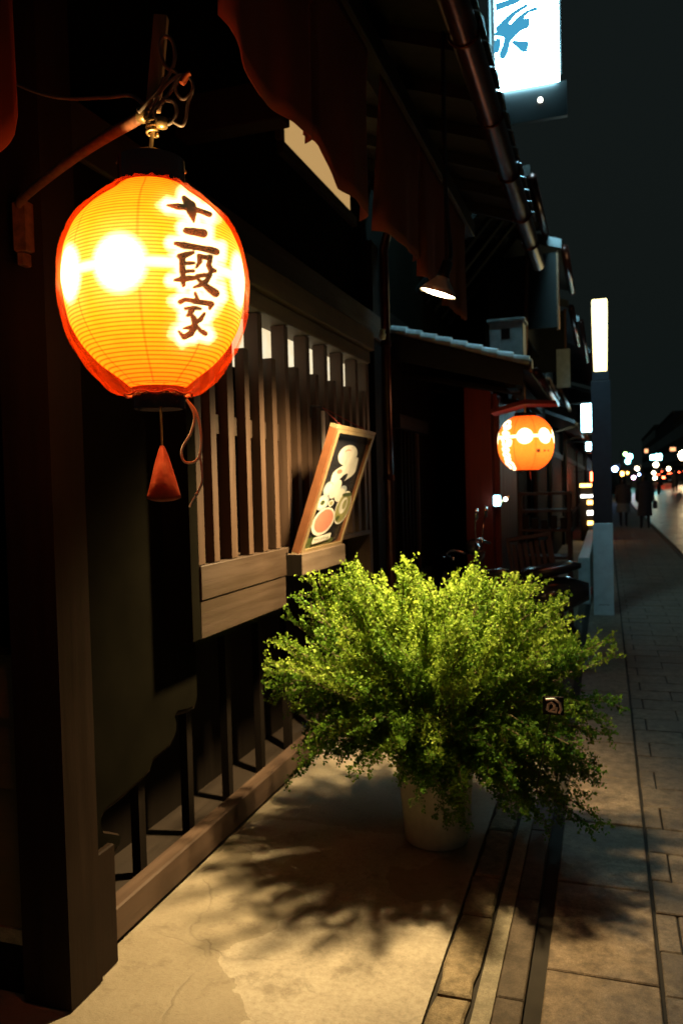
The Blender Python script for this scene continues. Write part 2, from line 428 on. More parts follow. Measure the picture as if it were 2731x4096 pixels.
for a, b in zip(ys, ys[1:]):
    rough_stone(-.522, -.400, a + .006, b - .006, .003 + random.uniform(-.002, .003)).build('channel_stone', 'stone_channel', pave)
# kerb stones, then a dark slot, then the slabs
def copies(src, n_name, parent, locs):
    for p in locs:
        o = src.copy(); col.objects.link(o); o.parent = parent; o.location = p; yield o
def paver_mesh(name, mat, lx, ly, h=.013, bev=.004):
    o = MB().box(-lx / 2, lx / 2, -ly / 2, ly / 2, 0, h, bev=bev).build(name, mat, pave); return o
k0 = paver_mesh('kerb_stone', 'kerb_stone', .082, .595, .018); k0.location = (-.294, .86, -.013)
list(copies(k0, 'kerb_stone', pave, [(-.294, .86 + .6 * i, -.013 + random.uniform(-.001, .001)) for i in range(1, 60)]))
s0 = paver_mesh('slab', 'slab_stone', .333, .576, .014); s0.location = (-.033, .503, -.013)
for o in copies(s0, 'slab', pave, [(-.033, .503 + .585 * i, -.0135 + random.uniform(-.0015, .0015)) for i in range(1, 60)]):
    o.rotation_euler = (random.uniform(-.003, .003), random.uniform(-.004, .004), 0)
# running-bond pavers: the nearest as single pieces, the rest as one mass
full = paver_mesh('paver', 'paver_stone', .402, .236); cutA = paver_mesh('paver', 'paver_stone', .068, .236); cutB = paver_mesh('paver', 'paver_stone', .265, .236)
cutA.location = (.180, 1.9, -.013); cutB.location = (.2805, 2.143, -.013); full.location = (.4205, 1.9, -.013)
far_p = MB(); count = 3
for r_ in range(-2, 420):
    yc = 1.9 + .243 * r_; odd = r_ % 2
    cells = [(cutB, .2805)] if odd else [(cutA, .180)]
    x = .416 if odd else .219
    while x < 1.30: cells.append((full, x + .2035)); x += .407
    for src, xc in cells:
        if (r_, odd) in ((0, 0), (1, 1)) and (src is not full or (r_ == 0 and abs(xc - .4205) < .05)) and not (r_ == 1 and src is full): continue
        half = .201 if src is full else (.034 if src is cutA else .1325)
        vis = yc > 1.8 and (xc - half) < yc * .33 + .1
        if count < 300 and vis and xc < 1.2:
            o = src.copy(); col.objects.link(o); o.parent = pave; count += 1
            o.location = (xc, yc, -.0135 + random.uniform(-.002, .002)); o.rotation_euler = (random.uniform(-.006, .006), random.uniform(-.006, .006), random.uniform(-.004, .004))
        elif yc < 62:
            dz = random.uniform(-.002, .002); far_p.box(xc - half, min(xc + half, 1.34), yc - .118, yc + .118, -.0135 + dz, dz)
o = far_p.build('paver_field', 'paver_stone', pave); o['kind'] = 'stuff'
ke = MB()
for i in range(70): ke.box(1.362, 1.476, 1.0 + .9 * i, 1.892 + .9 * i, -.3, .006, bev=.01)
o = ke.build('road_kerb', 'kerb_stone', pave); o['kind'] = 'stuff'

# ================================================================== THE RESTAURANT HOUSE
H = empty('machiya_house', (-1.66, 4, 0), 'dark wooden townhouse with slatted bay window, deep eaves and copper gutter', 'house')
bx('corner_post', 'wood_post', H, -1.700, -1.53, 1.94, 2.095, .0, 3.35, bev=.006)
bx('post_foot', 'wood_post', H, -1.62, -1.545, 2.098, 2.20, .0, .40, bev=.005)
# side wall facing the lane: weatherboards
for i, z in enumerate([.215, .423, .648, .866]):
    m = MB(); z1 = [.421, .646, .864, 1.062][i]
    m.poly([(-3.2, 1.965, z), (-3.2, 1.985, z1), (-3.2, 2.0, z1), (-3.2, 2.0, z)], (1.497, 0, 0)); m.build('weatherboard', 'wood_clap', H)
bx('side_wall', 'plaster_dark', H, -3.2, -1.703, 2.003, 2.06, 1.085, 3.4)
bx('side_rail', 'wood_black', H, -3.2, -1.702, 1.955, 2.04, 1.064, 1.083)
bx('side_footing', 'concrete_strip', H, -3.2, -1.703, 1.96, 2.05, .165, .212)
bx('side_base', 'wood_black', H, -3.2, -1.703, 1.975, 2.05, 0, .163)
# street wall between post and bay, and behind everything
bx('wall', 'plaster_dark', H, -1.76, -1.662, 2.098, 5.75, .932, 3.42)
bx('ground_rail', 'wood_rail', H, -1.672, -1.600, 2.203, 5.7, .016, .132, bev=.006)
bx('rail_shadow_gap', 'wood_black', H, -1.660, -1.625, 2.203, 5.7, .0, .0155)
bx('end_post', 'wood_black', H, -1.72, -1.56, 5.53, 5.69, .0, 3.3, bev=.006)
# plastered wing panel beside the bay; its lower corner is cut in a cloud profile over the dark recess
cloud = [(2.098, .36), (2.20, .350), (2.262, .368), (2.268, .392), (2.225, .415), (2.175, .44), (2.160, .47), (2.165, .50), (2.19, .517), (2.30, .526), (2.42, .543), (2.466, .556), (2.482, .585), (2.54, .590), (2.605, .600), (2.645, .628), (2.655, .66), (2.640, .695), (2.665, .707), (2.74, .694), (2.80, .690), (2.818, .72), (2.818, .80)]
wing = MB(); wing.poly([(-1.597, a_, b_) for a_, b_ in cloud] + [(-1.597, 2.815, 2.597), (-1.597, 2.098, 2.597)], (.032, 0, 0)); WG = wing.build('wing_panel', 'plaster_dark', H)
MB().tube([(-1.585, a_, b_ - .008) for a_, b_ in cloud] + [(-1.585, 2.823, 1.0)], .014, 6).build('carved_edge', 'wood_post', WG, smooth=True)
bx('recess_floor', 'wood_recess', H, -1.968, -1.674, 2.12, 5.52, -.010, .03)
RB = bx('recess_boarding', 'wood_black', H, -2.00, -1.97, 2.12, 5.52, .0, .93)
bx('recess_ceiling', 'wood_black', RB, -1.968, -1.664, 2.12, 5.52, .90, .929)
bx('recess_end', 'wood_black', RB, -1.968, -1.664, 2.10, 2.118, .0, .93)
for i in range(8): bx('recess_bar', 'wood_black', RB, -1.79, -1.752, 2.665 + .388 * i, 2.71 + .388 * i, .0, .898, bev=.003)
# bay window: boards, sill, slats, rails, beam
B = bx('bay_window', 'plaster_dark', H, -1.655, -1.452, 2.600, 2.662, .985, 2.36, bev=.003)
for z0, z1, dx in ((.985, 1.128, 0), (1.131, 1.262, .006)): bx('sill_board', 'wood_lattice_y', B, -1.64, -1.450 + dx, 2.664, 3.50, z0, z1, bev=.003)
bx('sill_cap', 'wood_lattice_y', B, -1.64, -1.446, 3.505, 4.93, 1.235, 1.262, bev=.003)
bx('under_board', 'wood_black', B, -1.655, -1.60, 3.505, 4.93, .93, 1.232)
bx('bay_floor', 'wood_black', B, -1.655, -1.48, 2.664, 3.498, .955, .983)
bx('bay_end', 'wood_lattice', B, -1.655, -1.449, 4.932, 4.99, .95, 2.36, bev=.003)
slat_full = MB().box(-.046, .022, -.026, .026, 0, 1.064, bev=.003).build('slat', 'wood_lattice', B, loc=(0, 0, 0))
slat_short = MB().box(-.022, .022, -.0235, .0235, 0, .885, bev=.003).build('slat', 'wood_lattice', B, loc=(0, 0, 0))
BL = WORLD[B.name]
ypos = [2.686, 2.81, 2.972, 3.13, 3.282, 3.432, 3.592, 3.735, 3.885, 4.02, 4.17, 4.31, 4.455, 4.60, 4.74, 4.875]
for i, yy in enumerate(ypos):
    src = slat_full if i % 2 == 0 else slat_short
    o = src if i < 2 else src.copy()
    if i >= 2: col.objects.link(o); o.parent = B
    o.location = Vector((-1.474 + random.uniform(-.001, .001), yy, 1.2635)) - BL
    o.rotation_euler = (random.uniform(-.002, .002), 0, random.uniform(-.03, .03))
bx('cross_rail', 'wood_lattice_y', B, -1.525, -1.490, 2.664, 4.93, 1.775, 1.852)
bx('paper_screen', 'paper_screen', B, -1.585, -1.578, 2.664, 4.93, 2.10, 2.36)
bx('screen_board', 'wood_black', B, -1.588, -1.579, 2.664, 4.93, 1.263, 2.098)
bx('lintel', 'wood_beam', B, -1.655, -1.425, 2.58, 4.95, 2.330, 2.405, bev=.006)
bx('head_beam', 'wood_beam', B, -1.655, -1.400, 2.56, 4.97, 2.409, 2.535, bev=.008)
# little shelf box in front of the bay
SH = bx('shelf', 'wood_shelf', B, -1.446, -1.366, 3.505, 4.16, 1.128, 1.232, bev=.004)
bx('shelf_end', 'wood_black', SH, -1.446, -1.3665, 3.497, 3.5035, 1.130, 1.230)
# transom above, bracket arm, upper beams, soffit, rafters
T = bx('transom_frame', 'wood_black_y', H, -1.66, -1.625, 4.06, 5.40, 3.36, 3.425)
bx('transom_paper', 'lit_transom', T, -1.66, -1.64, 4.10, 5.30, 3.428, 3.70)
bx('transom_end', 'wood_rail', T, -1.66, -1.63, 4.035, 4.098, 3.428, 3.70)
bx('upper_wall', 'plaster_dark', H, -1.76, -1.664, 2.098, 5.75, 3.425, 4.3)
bx('wall_plate', 'wood_black_y', H, -1.66, -1.55, 2.10, 5.70, 2.60, 2.78, bev=.006)
for yy in (3.0,): bx('bracket_arm', 'wood_post', H, -1.655, -1.19, yy - .05, yy + .05, 3.0, 3.16, bev=.005)
bx('bracket_arm', 'wood_post', H, -1.655, -.62, 1.99, 2.09, 3.36, 3.48, bev=.005)
bx('eave_purlin', 'wood_black_y', H, -.98, -.88, 1.3, 5.9, 3.34, 3.45, bev=.005)
def roof_z(x): return 3.46 + (-.52 - x) * .36
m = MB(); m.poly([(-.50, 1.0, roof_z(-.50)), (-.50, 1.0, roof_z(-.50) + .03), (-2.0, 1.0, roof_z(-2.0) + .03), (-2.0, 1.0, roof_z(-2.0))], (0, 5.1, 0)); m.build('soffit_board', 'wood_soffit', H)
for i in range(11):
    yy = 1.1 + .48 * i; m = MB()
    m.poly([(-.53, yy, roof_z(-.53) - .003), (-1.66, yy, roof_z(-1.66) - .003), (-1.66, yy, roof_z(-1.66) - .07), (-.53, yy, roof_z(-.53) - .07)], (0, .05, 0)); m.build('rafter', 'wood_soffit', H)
RT = MB()
for i in range(22):
    yy = 1.0 + .235 * i
    RT.poly([(-.46, yy, roof_z(-.46) + .035), (-.46, yy + .11, roof_z(-.46) + .075), (-.46, yy + .22, roof_z(-.46) + .035)], (-1.6, 0, 1.6 * .36))
o = RT.build('roof_tiles', 'tile_grey', H); o['kind'] = 'stuff'
# copper gutter with joint bands and straps
g = MB(); segs = 10; P0 = []
for i in range(segs + 1): P0.append((math.pi + math.pi * i / segs))
for y0, y1 in ((1.0, 2.6), (2.6, 4.2), (4.2, 5.8), (5.8, 7.2)):
    vs = []; fs = []
    for yy in (y0, y1):
        for rr in (.062, .057):
            for a in P0: vs.append((-.535 + rr * math.cos(a), yy, 3.435 + rr * math.sin(a)))
    n = segs + 1
    for i in range(segs):
        fs.append((i, i + 1, 2 * n + i + 1, 2 * n + i)); fs.append((n + i, 3 * n + i, 3 * n + i + 1, n + i + 1))
    fs += [(0, 2 * n, 3 * n, n), (n - 1, 2 * n - 1, 4 * n - 1, 3 * n - 1)]
    g.add(vs, fs)
G = g.build('gutter', 'copper_dark', H, smooth=True)
for yy in (2.6, 3.4, 4.2, 5.0, 5.8, 6.5):
    m = MB(); m.tube([(-.535 + .066 * math.cos(a), yy, 3.435 + .066 * math.sin(a)) for a in P0], .007, 6); m.build('gutter_band', 'copper_dark', G, smooth=True)
    bx('gutter_strap', 'iron_black', G, -.474, -.468, yy - .012, yy + .012, 3.43, 3.49)
# downpipe at the far end
m = MB(); m.tube([(-1.545, 5.80, .0), (-1.545, 5.80, 3.3), (-1.50, 5.80, 3.45), (-1.2, 5.80, 3.55)], .036, 12); DP = m.build('downpipe', 'copper_dark', H, smooth=True)
for z in (.6, 1.6, 2.6): MB().lathe([(.038, -.02), (.043, -.02), (.043, .02), (.038, .02)], (-1.545, 5.80, z), 14).build('pipe_collar', 'copper_dark', DP)
MB().lathe([(.0, -.03), (.02, -.03), (.026, 0), (.018, .02), (.024, .04), (.0, .045)], (-1.50, 5.55, 2.62), 12).build('insulator', 'porcelain', H, smooth=True)

# ------------------------------------------------------------------ dark red curtain hanging below the eaves
CU = empty('eave_curtain', (-.9, 3.7, 2.6), 'dark red cloth curtain in long panels hung under the eaves', 'curtain')
def hem(pts):
    def f(t):
        for (a, za), (b, zb) in zip(pts, pts[1:]):
            if a <= t <= b: return za + (zb - za) * (t - a) / (b - a)
        return pts[-1][1]
    return f
panels = [(1.20, 1.62, [(1.2, 2.86), (1.5, 2.84), (1.62, 2.88)]),
          (1.91, 2.545, [(1.91, 2.78), (1.98, 2.68), (2.10, 2.655), (2.3, 2.675), (2.545, 2.70)]),
          (2.565, 3.23, [(2.565, 2.74), (2.66, 2.70), (2.80, 2.635), (3.0, 2.65), (3.23, 2.655)]),
          (3.42, 4.20, [(3.42, 2.67), (3.8, 2.69), (4.20, 2.735)]),
          (4.215, 4.86, [(4.215, 2.66), (4.5, 2.66), (4.86, 2.68)]),
          (4.88, 5.62, [(4.88, 2.64), (5.2, 2.66), (5.50, 2.66), (5.62, 2.70)])]
for k, (a, b, hp) in enumerate(panels):
    hf = hem(hp); ph = k * 1.7
    def F(u, v, a=a, b=b, hf=hf, ph=ph, k=k):
        yy = a + (b - a) * u; zb = hf(yy); ztop = 3.36
        z = zb + (ztop - zb) * v
        drop = (1 - v)
        e = max(0, 1 - min(u, 1 - u) / .09)          # edges curl towards the house
        xx = -.905 + .010 * math.sin(7 * u + ph) * drop - .045 * e * e * drop + .004 * math.sin(19 * u + ph) * drop ** 2
        return (xx, yy, z)
    plate('cloth_panel', 'cloth_rust' if k == 5 else 'cloth_red', CU, np.linspace(0, 1, 40), np.linspace(0, 1, 14), F, .003)
MB().tube([(-.905, 1.15, 3.375), (-.905, 5.7, 3.375)], .014, 8).build('curtain_rod', 'wood_black', CU, smooth=True)

# ------------------------------------------------------------------ rust cloth at the lane side
CL = empty('doorway_curtain', (-1.45, 1.5, 2.34), 'rust brown cloth strip with a rounded lower corner beside the corner post', 'curtain')
def F2(u, v):
    x = -1.75 + .505 * u; r = .09
    dx = max(0, (u * .505 - (.505 - r))); zb = 2.315 + (r - math.sqrt(max(0, r * r - dx * dx)))
    return (x, 1.5 + .01 * math.sin(14 * u) * (1 - v), zb + (3.0 - zb) * v)
plate('cloth_panel', 'cloth_rust', CL, np.linspace(0, 1, 50), np.linspace(0, 1, 12), F2, .003)
MB().tube([(-1.9, 1.5, 3.01), (-1.2, 1.5, 3.01), (-1.2, 2.0, 3.01)], .012, 8).build('curtain_rod', 'wood_black', CL, smooth=True)

# ------------------------------------------------------------------ the big paper lantern
LX, LY, LZ = -.905, 1.506, 1.996
LS = .957
LN = empty('paper_lantern', (LX, LY, LZ), 'big glowing yellow paper lantern with black brush characters in a clear plastic cover', 'lantern')
P_SC = .000289
PROF_Z = np.array([-.232, -.21, -.188, -.1445, -.101, -.058, 0, .0636, .1156, .159, .194, .206])
PROF_R = np.array([.064, .088, .122, .160, .1835, .193, .1995, .192, .170, .130, .0785, .070]); PROF_Z = PROF_Z * LS; PROF_R = PROF_R * LS
def radius(z): return np.interp(z, PROF_Z, PROF_R)
def smooth_prof(n):
    z = np.linspace(PROF_Z[0], PROF_Z[-1], n); r = radius(z)
    for _ in range(int(n * .25)): r[1:-1] = (r[:-2] + 2 * r[1:-1] + r[2:]) / 4
    return z, r
AZC = math.atan2(-LY, -LX)                         # bearing from the lantern to the footway
def seg_dist(px, py, pts):
    d = np.full(px.shape, 9999.0)
    for (x0, y0, w0), (x1, y1, w1) in zip(pts, pts[1:]):
        L = (x1 - x0) ** 2 + (y1 - y0) ** 2 + 1e-9
        t = np.clip(((px - x0) * (x1 - x0) + (py - y0) * (y1 - y0)) / L, 0, 1)
        d = np.minimum(d, np.hypot(px - x0 - t * (x1 - x0), py - y0 - t * (y1 - y0)) - (w0 + (w1 - w0) * t))
    return d
STROKES = [[(868, 316, 6), (940, 325, 15), (1040, 335, 13), (1120, 362, 12), (1178, 384, 13)], [(990, 262, 12), (1035, 325, 27), (1052, 380, 19), (1062, 438, 6)],
  [(1006, 503, 15), (1070, 512, 18), (1132, 524, 20)], [(924, 597, 9), (990, 612, 17), (1100, 630, 13), (1190, 648, 17), (1228, 660, 16)],
  [(955, 692, 13), (1000, 683, 15), (1058, 664, 9)], [(978, 690, 14), (975, 760, 15), (982, 830, 14), (985, 905, 10)], [(980, 745, 10), (1060, 742, 9)], [(985, 805, 9), (1058, 800, 9)], [(924, 868, 8), (990, 858, 15), (1060, 852, 12)],
  [(1100, 690, 12), (1108, 730, 12), (1080, 775, 7)], [(1105, 688, 10), (1150, 702, 12), (1185, 698, 12), (1172, 760, 13), (1190, 795, 14), (1218, 800, 10)],
  [(1085, 838, 10), (1140, 832, 11), (1185, 828, 10), (1155, 875, 13), (1110, 905, 11), (1062, 922, 6)], [(1080, 850, 8), (1130, 895, 12), (1180, 935, 17), (1222, 965, 19)],
  [(1072, 965, 8), (1088, 1008, 10)], [(962, 1030, 12), (1000, 1010, 10), (1090, 1030, 13), (1150, 1035, 13), (1190, 1045, 15), (1180, 1078, 8)], [(1000, 1078, 8), (1060, 1072, 10), (1112, 1080, 8)],
  [(1062, 1080, 10), (1040, 1110, 12), (1015, 1130, 8)], [(1028, 1100, 8), (1062, 1150, 14), (1072, 1205, 15), (1040, 1262, 15), (990, 1290, 13), (950, 1245, 6)], [(1140, 1115, 8), (1110, 1160, 12), (1070, 1185, 8)],
  [(1060, 1205, 8), (1020, 1220, 10), (985, 1225, 5)], [(1075, 1195, 8), (1110, 1240, 11), (1145, 1262, 13)]]
def lantern_shell(name, mat, parent, c, z, r, nseg, paint):
    n = len(z); az = np.linspace(0, 2 * math.pi, nseg, endpoint=False)
    A, Z = np.meshgrid(az, z); RR = np.repeat(r[:, None], nseg, 1)
    v = np.stack([RR * np.cos(A), RR * np.sin(A), Z], -1).reshape(-1, 3)
    i, k = np.meshgrid(np.arange(n - 1), np.arange(nseg), indexing='ij'); k2 = (k + 1) % nseg
    f = np.stack([i * nseg + k, i * nseg + k2, (i + 1) * nseg + k2, (i + 1) * nseg + k], -1).reshape(-1, 4)
    me = bpy.data.meshes.new(name); me.from_pydata(v.tolist(), [], f.tolist()); me.materials.append(MATS[mat])
    me.polygons.foreach_set('use_smooth', [True] * len(me.polygons))
    wht, ink, seam, hot = paint(A, Z, RR)
    for nm, val in (('white', wht), ('ink', ink), ('seam', seam), ('hot', hot)):
        at = me.attributes.new(nm, 'FLOAT', 'POINT'); at.data.foreach_set('value', val.reshape(-1).astype(np.float32))
    o = bpy.data.objects.new(name, me); col.objects.link(o); o.parent = parent; return o
def wrap(a): return (a + math.pi) % (2 * math.pi) - math.pi
def paint_big(A, Z, RR):
    th = wrap(A - AZC); front = np.abs(th) < 1.45
    # brush writing and crest laid out on the lantern's street face
    Wp = np.stack([LX + RR * np.cos(A), LY + RR * np.sin(A), LZ + Z - 1.55], -1)
    dep = Wp @ np.array(fwd); zx = ((784 + 1829 * (Wp @ np.array(rt)) / dep) - 114.8) / .3113; zy = ((1176 - 1829 * (Wp @ np.array(up)) / dep) - 373.2) / .3113
    d = np.full(A.shape, 999.0)
    for s in STROKES: d = np.minimum(d, seg_dist(zx, zy, [(a, b, c * 1.75) for a, b, c in s]))
    d[~front] = 999
    ink = np.clip(.5 - d / 6, 0, 1)
    wob = 9 * np.sin(zy * .045) + 7 * np.sin(zx * .06)
    wht = np.clip(.5 - (d - 44 - wob) / 64, 0, 1)  # wide soft edge paints a glow round the white ground of the writing
    for a0 in (-1.12, -.36, 1.2, 1.95, 2.7, 3.45, 4.2):
        dd = np.hypot(wrap(th - a0) * .195, Z + ZC) - .056; wht = np.maximum(wht, np.clip(.5 - dd / .020, 0, 1) ** 1.3)
    glow = np.zeros(A.shape)
    for a0 in (-1.12, -.36, 1.2, 1.95, 2.7, 3.45, 4.2): glow = np.maximum(glow, np.clip(1 - (np.hypot(wrap(th - a0) * .195, Z + ZC) - .05) / .075, 0, 1))
    glow = np.maximum(glow, np.clip(1 - (d - 20) / 130, 0, 1))
    wht = np.maximum(wht, .06 * glow * glow)      # faint glow round discs and writing, painted into the white mask
    wht = np.maximum(wht, np.clip(.5 - (np.abs(Z + ZC) - .008) / .012, 0, 1))
    seam = np.zeros(A.shape)
    for a0 in np.arange(8) * math.pi / 4 - .16: seam = np.maximum(seam, np.clip(1 - np.abs(wrap(th - a0)) * RR / .0028, 0, 1))
    seam *= (1 - wht); hot = np.zeros(A.shape)
    for a0 in (-1.12, -.36, 1.95, 2.7, 3.45, 4.2): hot = np.maximum(hot, np.clip(1 - np.hypot(wrap(th - a0) * .195, Z + ZC) / .052, 0, 1))
    return wht, ink, seam, hot
ZC = .010
z, r = smooth_prof(190)
PS = lantern_shell('paper_shade', 'lantern_paper', LN, None, z, r, 420, paint_big)
def ring(name, parent, c, prof, seg=40, mat='lacquer_black'): return MB().lathe(prof, c, seg).build(name, mat, parent, smooth=False)
C0 = (LX, LY, LZ)
ring('top_ring', LN, C0, [(.064, .190), (.070, .190), (.070, .252), (.064, .252), (.064, .190)])
ring('bottom_ring', LN, C0, [(.050, -.272), (.056, -.272), (.056, -.226), (.050, -.226), (.050, -.272)])
MB().box(LX - .049, LX + .049, LY - .006, LY + .006, LZ - .268, LZ - .262).build('bottom_bar', 'lacquer_black', LN)
# clear plastic cover, gathered at the foot
cz = [.207, .200, .186, .155, .112, .06, 0, -.06, -.105, -.150, -.190, -.225, -.246, -.256, -.250]
cr = [.078, .088, .104, .146, .182, .203, .2085, .205, .197, .178, .152, .124, .098, .074, .060]
def rip(a, i): return (.0030 * math.sin(17 * a + i) + .0022 * math.sin(29 * a - 2 * i)) * (1 if 4 < i < 9 else 1.9) + (.004 * math.sin(24 * a) if i > 11 else 0)
cr = [v * LS for v in cr]; cz = [v * LS for v in cz]
cvm = MB().lathe(list(zip(cr, cz)), C0, 120, ripple=rip).build('plastic_cover', 'cover_plastic', LN, smooth=True)
sm = cvm.modifiers.new('s', 'SUBSURF'); sm.levels = sm.render_levels = 1
MB().tube([(LX + .070 * math.cos(a), LY + .070 * math.sin(a), LZ - .241 + .004 * math.sin(7 * a)) for a in np.linspace(0, 2 * math.pi, 49)], .0022, 5).build('gather_string', 'cord_red', LN)
# wire bail and hook over the top
ca, sa = math.cos(AZC + 1.57), math.sin(AZC + 1.57)
MB().tube(spline([(LX - ca * .070, LY - sa * .070, LZ + .243), (LX - ca * .05, LY - sa * .05, LZ + .265), (LX, LY, LZ + .280), (LX + ca * .05, LY + sa * .05, LZ + .263), (LX + ca * .072, LY + sa * .072, LZ + .232)], 6), .0032, 6).build('bail_wire', 'brass', LN, smooth=True)
MB().tube(spline([(LX, LY, LZ + .272), (LX + .004, LY, LZ + .300), (LX + .012, LY - .003, LZ + .325), (LX + .002, LY, LZ + .345), (LX - .012, LY, LZ + .34)], 6), .005, 6).build('hook', 'brass', LN, smooth=True)
MB().tube([(LX + .006 + .011 * math.cos(a), LY + .011 * math.sin(a), LZ + .306 + a * .0016) for a in np.linspace(0, 19, 60)], .0036, 5).build('hook_coil', 'brass', LN, smooth=True)
# weight sack on a yellow cord, white draw cord
rx, ry = rt.x, rt.y
def lp(dx, dz, toward=0.0): return (LX + r0.x * dx + -r0.y * 0 + toward * -fwd.x, LY + r0.y * dx + toward * -fwd.y, LZ + dz)
WS = tag(MB().tube([(LX + .004, LY, LZ - .262), (LX + .004, LY, LZ - .350)], .0028, 6).build('weight_sack', 'brass', loc=(LX, LY, LZ - .29)), 'small red cloth sack hanging on a cord under the big lantern', 'sack')
sv = []; nS = 36; zs = np.linspace(0, 1, 16); M_ = MB(); fs = []
for i, t in enumerate(zs):
    rr = .004 + .028 * t ** .85; hz = LZ - .350 - .116 * t
    fl = 1 - .55 * t ** 3
    for k in range(nS):
        a = 2 * math.pi * k / nS; rr = (.004 + .028 * t ** .85) * (1 + .10 * math.sin(4 * a + 3 * t) * (1 - t) + .07 * math.sin(9 * a + 1) * t * (1 - t) * 2)
        sv.append((LX + .004 + (r0.x * math.cos(a) * rr * (1 + .18 * t) - r0.y * math.sin(a) * rr * fl), LY + (r0.y * math.cos(a) * rr * (1 + .18 * t) + r0.x * math.sin(a) * rr * fl), hz + .004 * math.cos(2 * a) * t))
for i in range(15):
    for k in range(nS): fs.append((i * nS + k, i * nS + (k + 1) % nS, (i + 1) * nS + (k + 1) % nS, (i + 1) * nS + k))
fs.append(tuple(range(15 * nS, 16 * nS))); M_.add(sv, fs); M_.build('cloth_sack', 'sack_red', WS, smooth=True)
def cord_pts(L): return spline([lp(a, b, .03) for a, b in L], 8)
DC = tag(MB().tube(cord_pts([(.065, -.255), (.080, -.29), (.072, -.325), (.052, -.36), (.055, -.385), (.075, -.388), (.09, -.37), (.093, -.33), (.085, -.285), (.070, -.262)]), .0028, 6).build('draw_cord', 'cord_white', loc=lp(.07, -.26)), 'thin white looped cord hanging from the plastic cover of the lantern', 'cord')
MB().tube(cord_pts([(.088, -.37), (.092, -.40), (.092, -.43), (.082, -.452), (.072, -.468), (.064, -.483)]), .0028, 6).build('cord_end', 'cord_white', DC)
MB().lathe([(.0, -.004), (.004, -.003), (.0045, .001), (.0, .005)], lp(.080, -.455, .03), 8).build('knot', 'cord_white', DC, smooth=True)
# bulb inside the lantern carries some of its light
pl = bpy.data.lights.new('lantern_bulb', 'POINT'); pl.energy = 30; pl.color = (1, .62, .25); pl.shadow_soft_size = .035
plo = bpy.data.objects.new('lantern_bulb', pl); col.objects.link(plo); plo.parent = LN; plo.location = (0, 0, .03)

# ------------------------------------------------------------------ iron bracket arm with coiled cables
BR = empty('lantern_bracket', (-1.56, 1.93, 2.3), 'rusty iron pipe arm on the corner post carrying the big lantern', 'bracket')
hk = Vector((-.925, 1.515, 2.352))
MB().tube(spline([(-1.575, 1.905, 2.375), (-1.52, 1.868, 2.385), (-1.2, 1.67, 2.372), tuple(hk)], 6), .0125, 12).build('arm', 'iron_rust', BR, smooth=True)
MB().box(-1.598, -1.556, 1.900, 1.937, 2.245, 2.388, bev=.004).build('mount', 'iron_rust', BR)
MB().box(-1.586, -1.568, 1.900, 1.936, 2.205, 2.243, bev=.003).build('mount_tail', 'iron_rust', BR)
MB().lathe([(.0, -.014), (.014, -.012), (.017, 0), (.014, .012), (0, .014)], (hk.x, hk.y, hk.z), 14).build('end_cap', 'brass', BR, smooth=True)
hs = MB(); mt = Matrix.Translation((-.905, 1.522, 2.36)) @ Matrix.Rotation(R(18), 4, 'Z') @ Matrix.Rotation(R(7), 4, 'Y')
hs.box(-.014, .014, -.01, .01, .0, .20, bev=.002, mat=mt); hs.build('hanger_strip', 'wood_hanger', BR)
def bl(dx, dz, t=0.0): p = hk + r0 * dx; return (p.x - fwd.x * t, p.y - fwd.y * t, hk.z + dz)
WR = empty('cable_bundle', tuple(hk), 'coiled grey cables tied around the end of the iron arm above the lantern', 'cable')
for nm, pts, rr, mm in (
    ('cable', [(.03, .02), (.055, .06), (.075, .10), (.072, .14), (.055, .15), (.045, .13), (.055, .09), (.08, .07), (.06, .03), (.02, -.01), (.03, -.03)], .0042, 'cable_grey'),
    ('cable', [(.02, .0), (.05, .045), (.085, .07), (.108, .06), (.11, .035), (.09, .02), (.075, .04), (.085, .065), (.105, .07)], .0040, 'cable_grey'),
    ('cable', [(.045, .02), (.07, .015), (.075, -.01), (.06, -.03), (.035, -.025), (.03, .0), (.05, .018)], .0045, 'cable_grey'),
    ('cable', [(.11, .035), (.1, .01), (.095, -.02), (.085, -.035), (.06, -.02)], .0036, 'cable_grey'),
    ('cable', [(-.005, -.005), (.02, .02), (.04, .04), (.052, .065)], .0048, 'cable_grey'),
    ('orange_lead', [(.088, .052), (.10, .068), (.108, .072)], .007, 'cable_orange')):
    MB().tube(spline([bl(a, b, .025) for a, b in pts], 7), rr, 7).build(nm, mm, WR, smooth=True)
MB().lathe([(0, -.012), (.012, -.01), (.013, .008), (0, .012)], bl(.045, -.03, .03), 10).build('connector', 'brass', WR, smooth=True)
tag(MB().tube(spline([(-1.62, 1.72, 2.76), (-1.45, 1.70, 2.62), (-1.25, 1.64, 2.505), (-1.08, 1.60, 2.455), (-.985, 1.56, 2.425), (-.935, 1.53, 2.385)], 8), .0042, 7).build('slack_cable', 'cable_grey', loc=(-1.3, 1.65, 2.4), smooth=True), 'thin slack cable swinging across to the end of the iron lantern arm', 'cable')

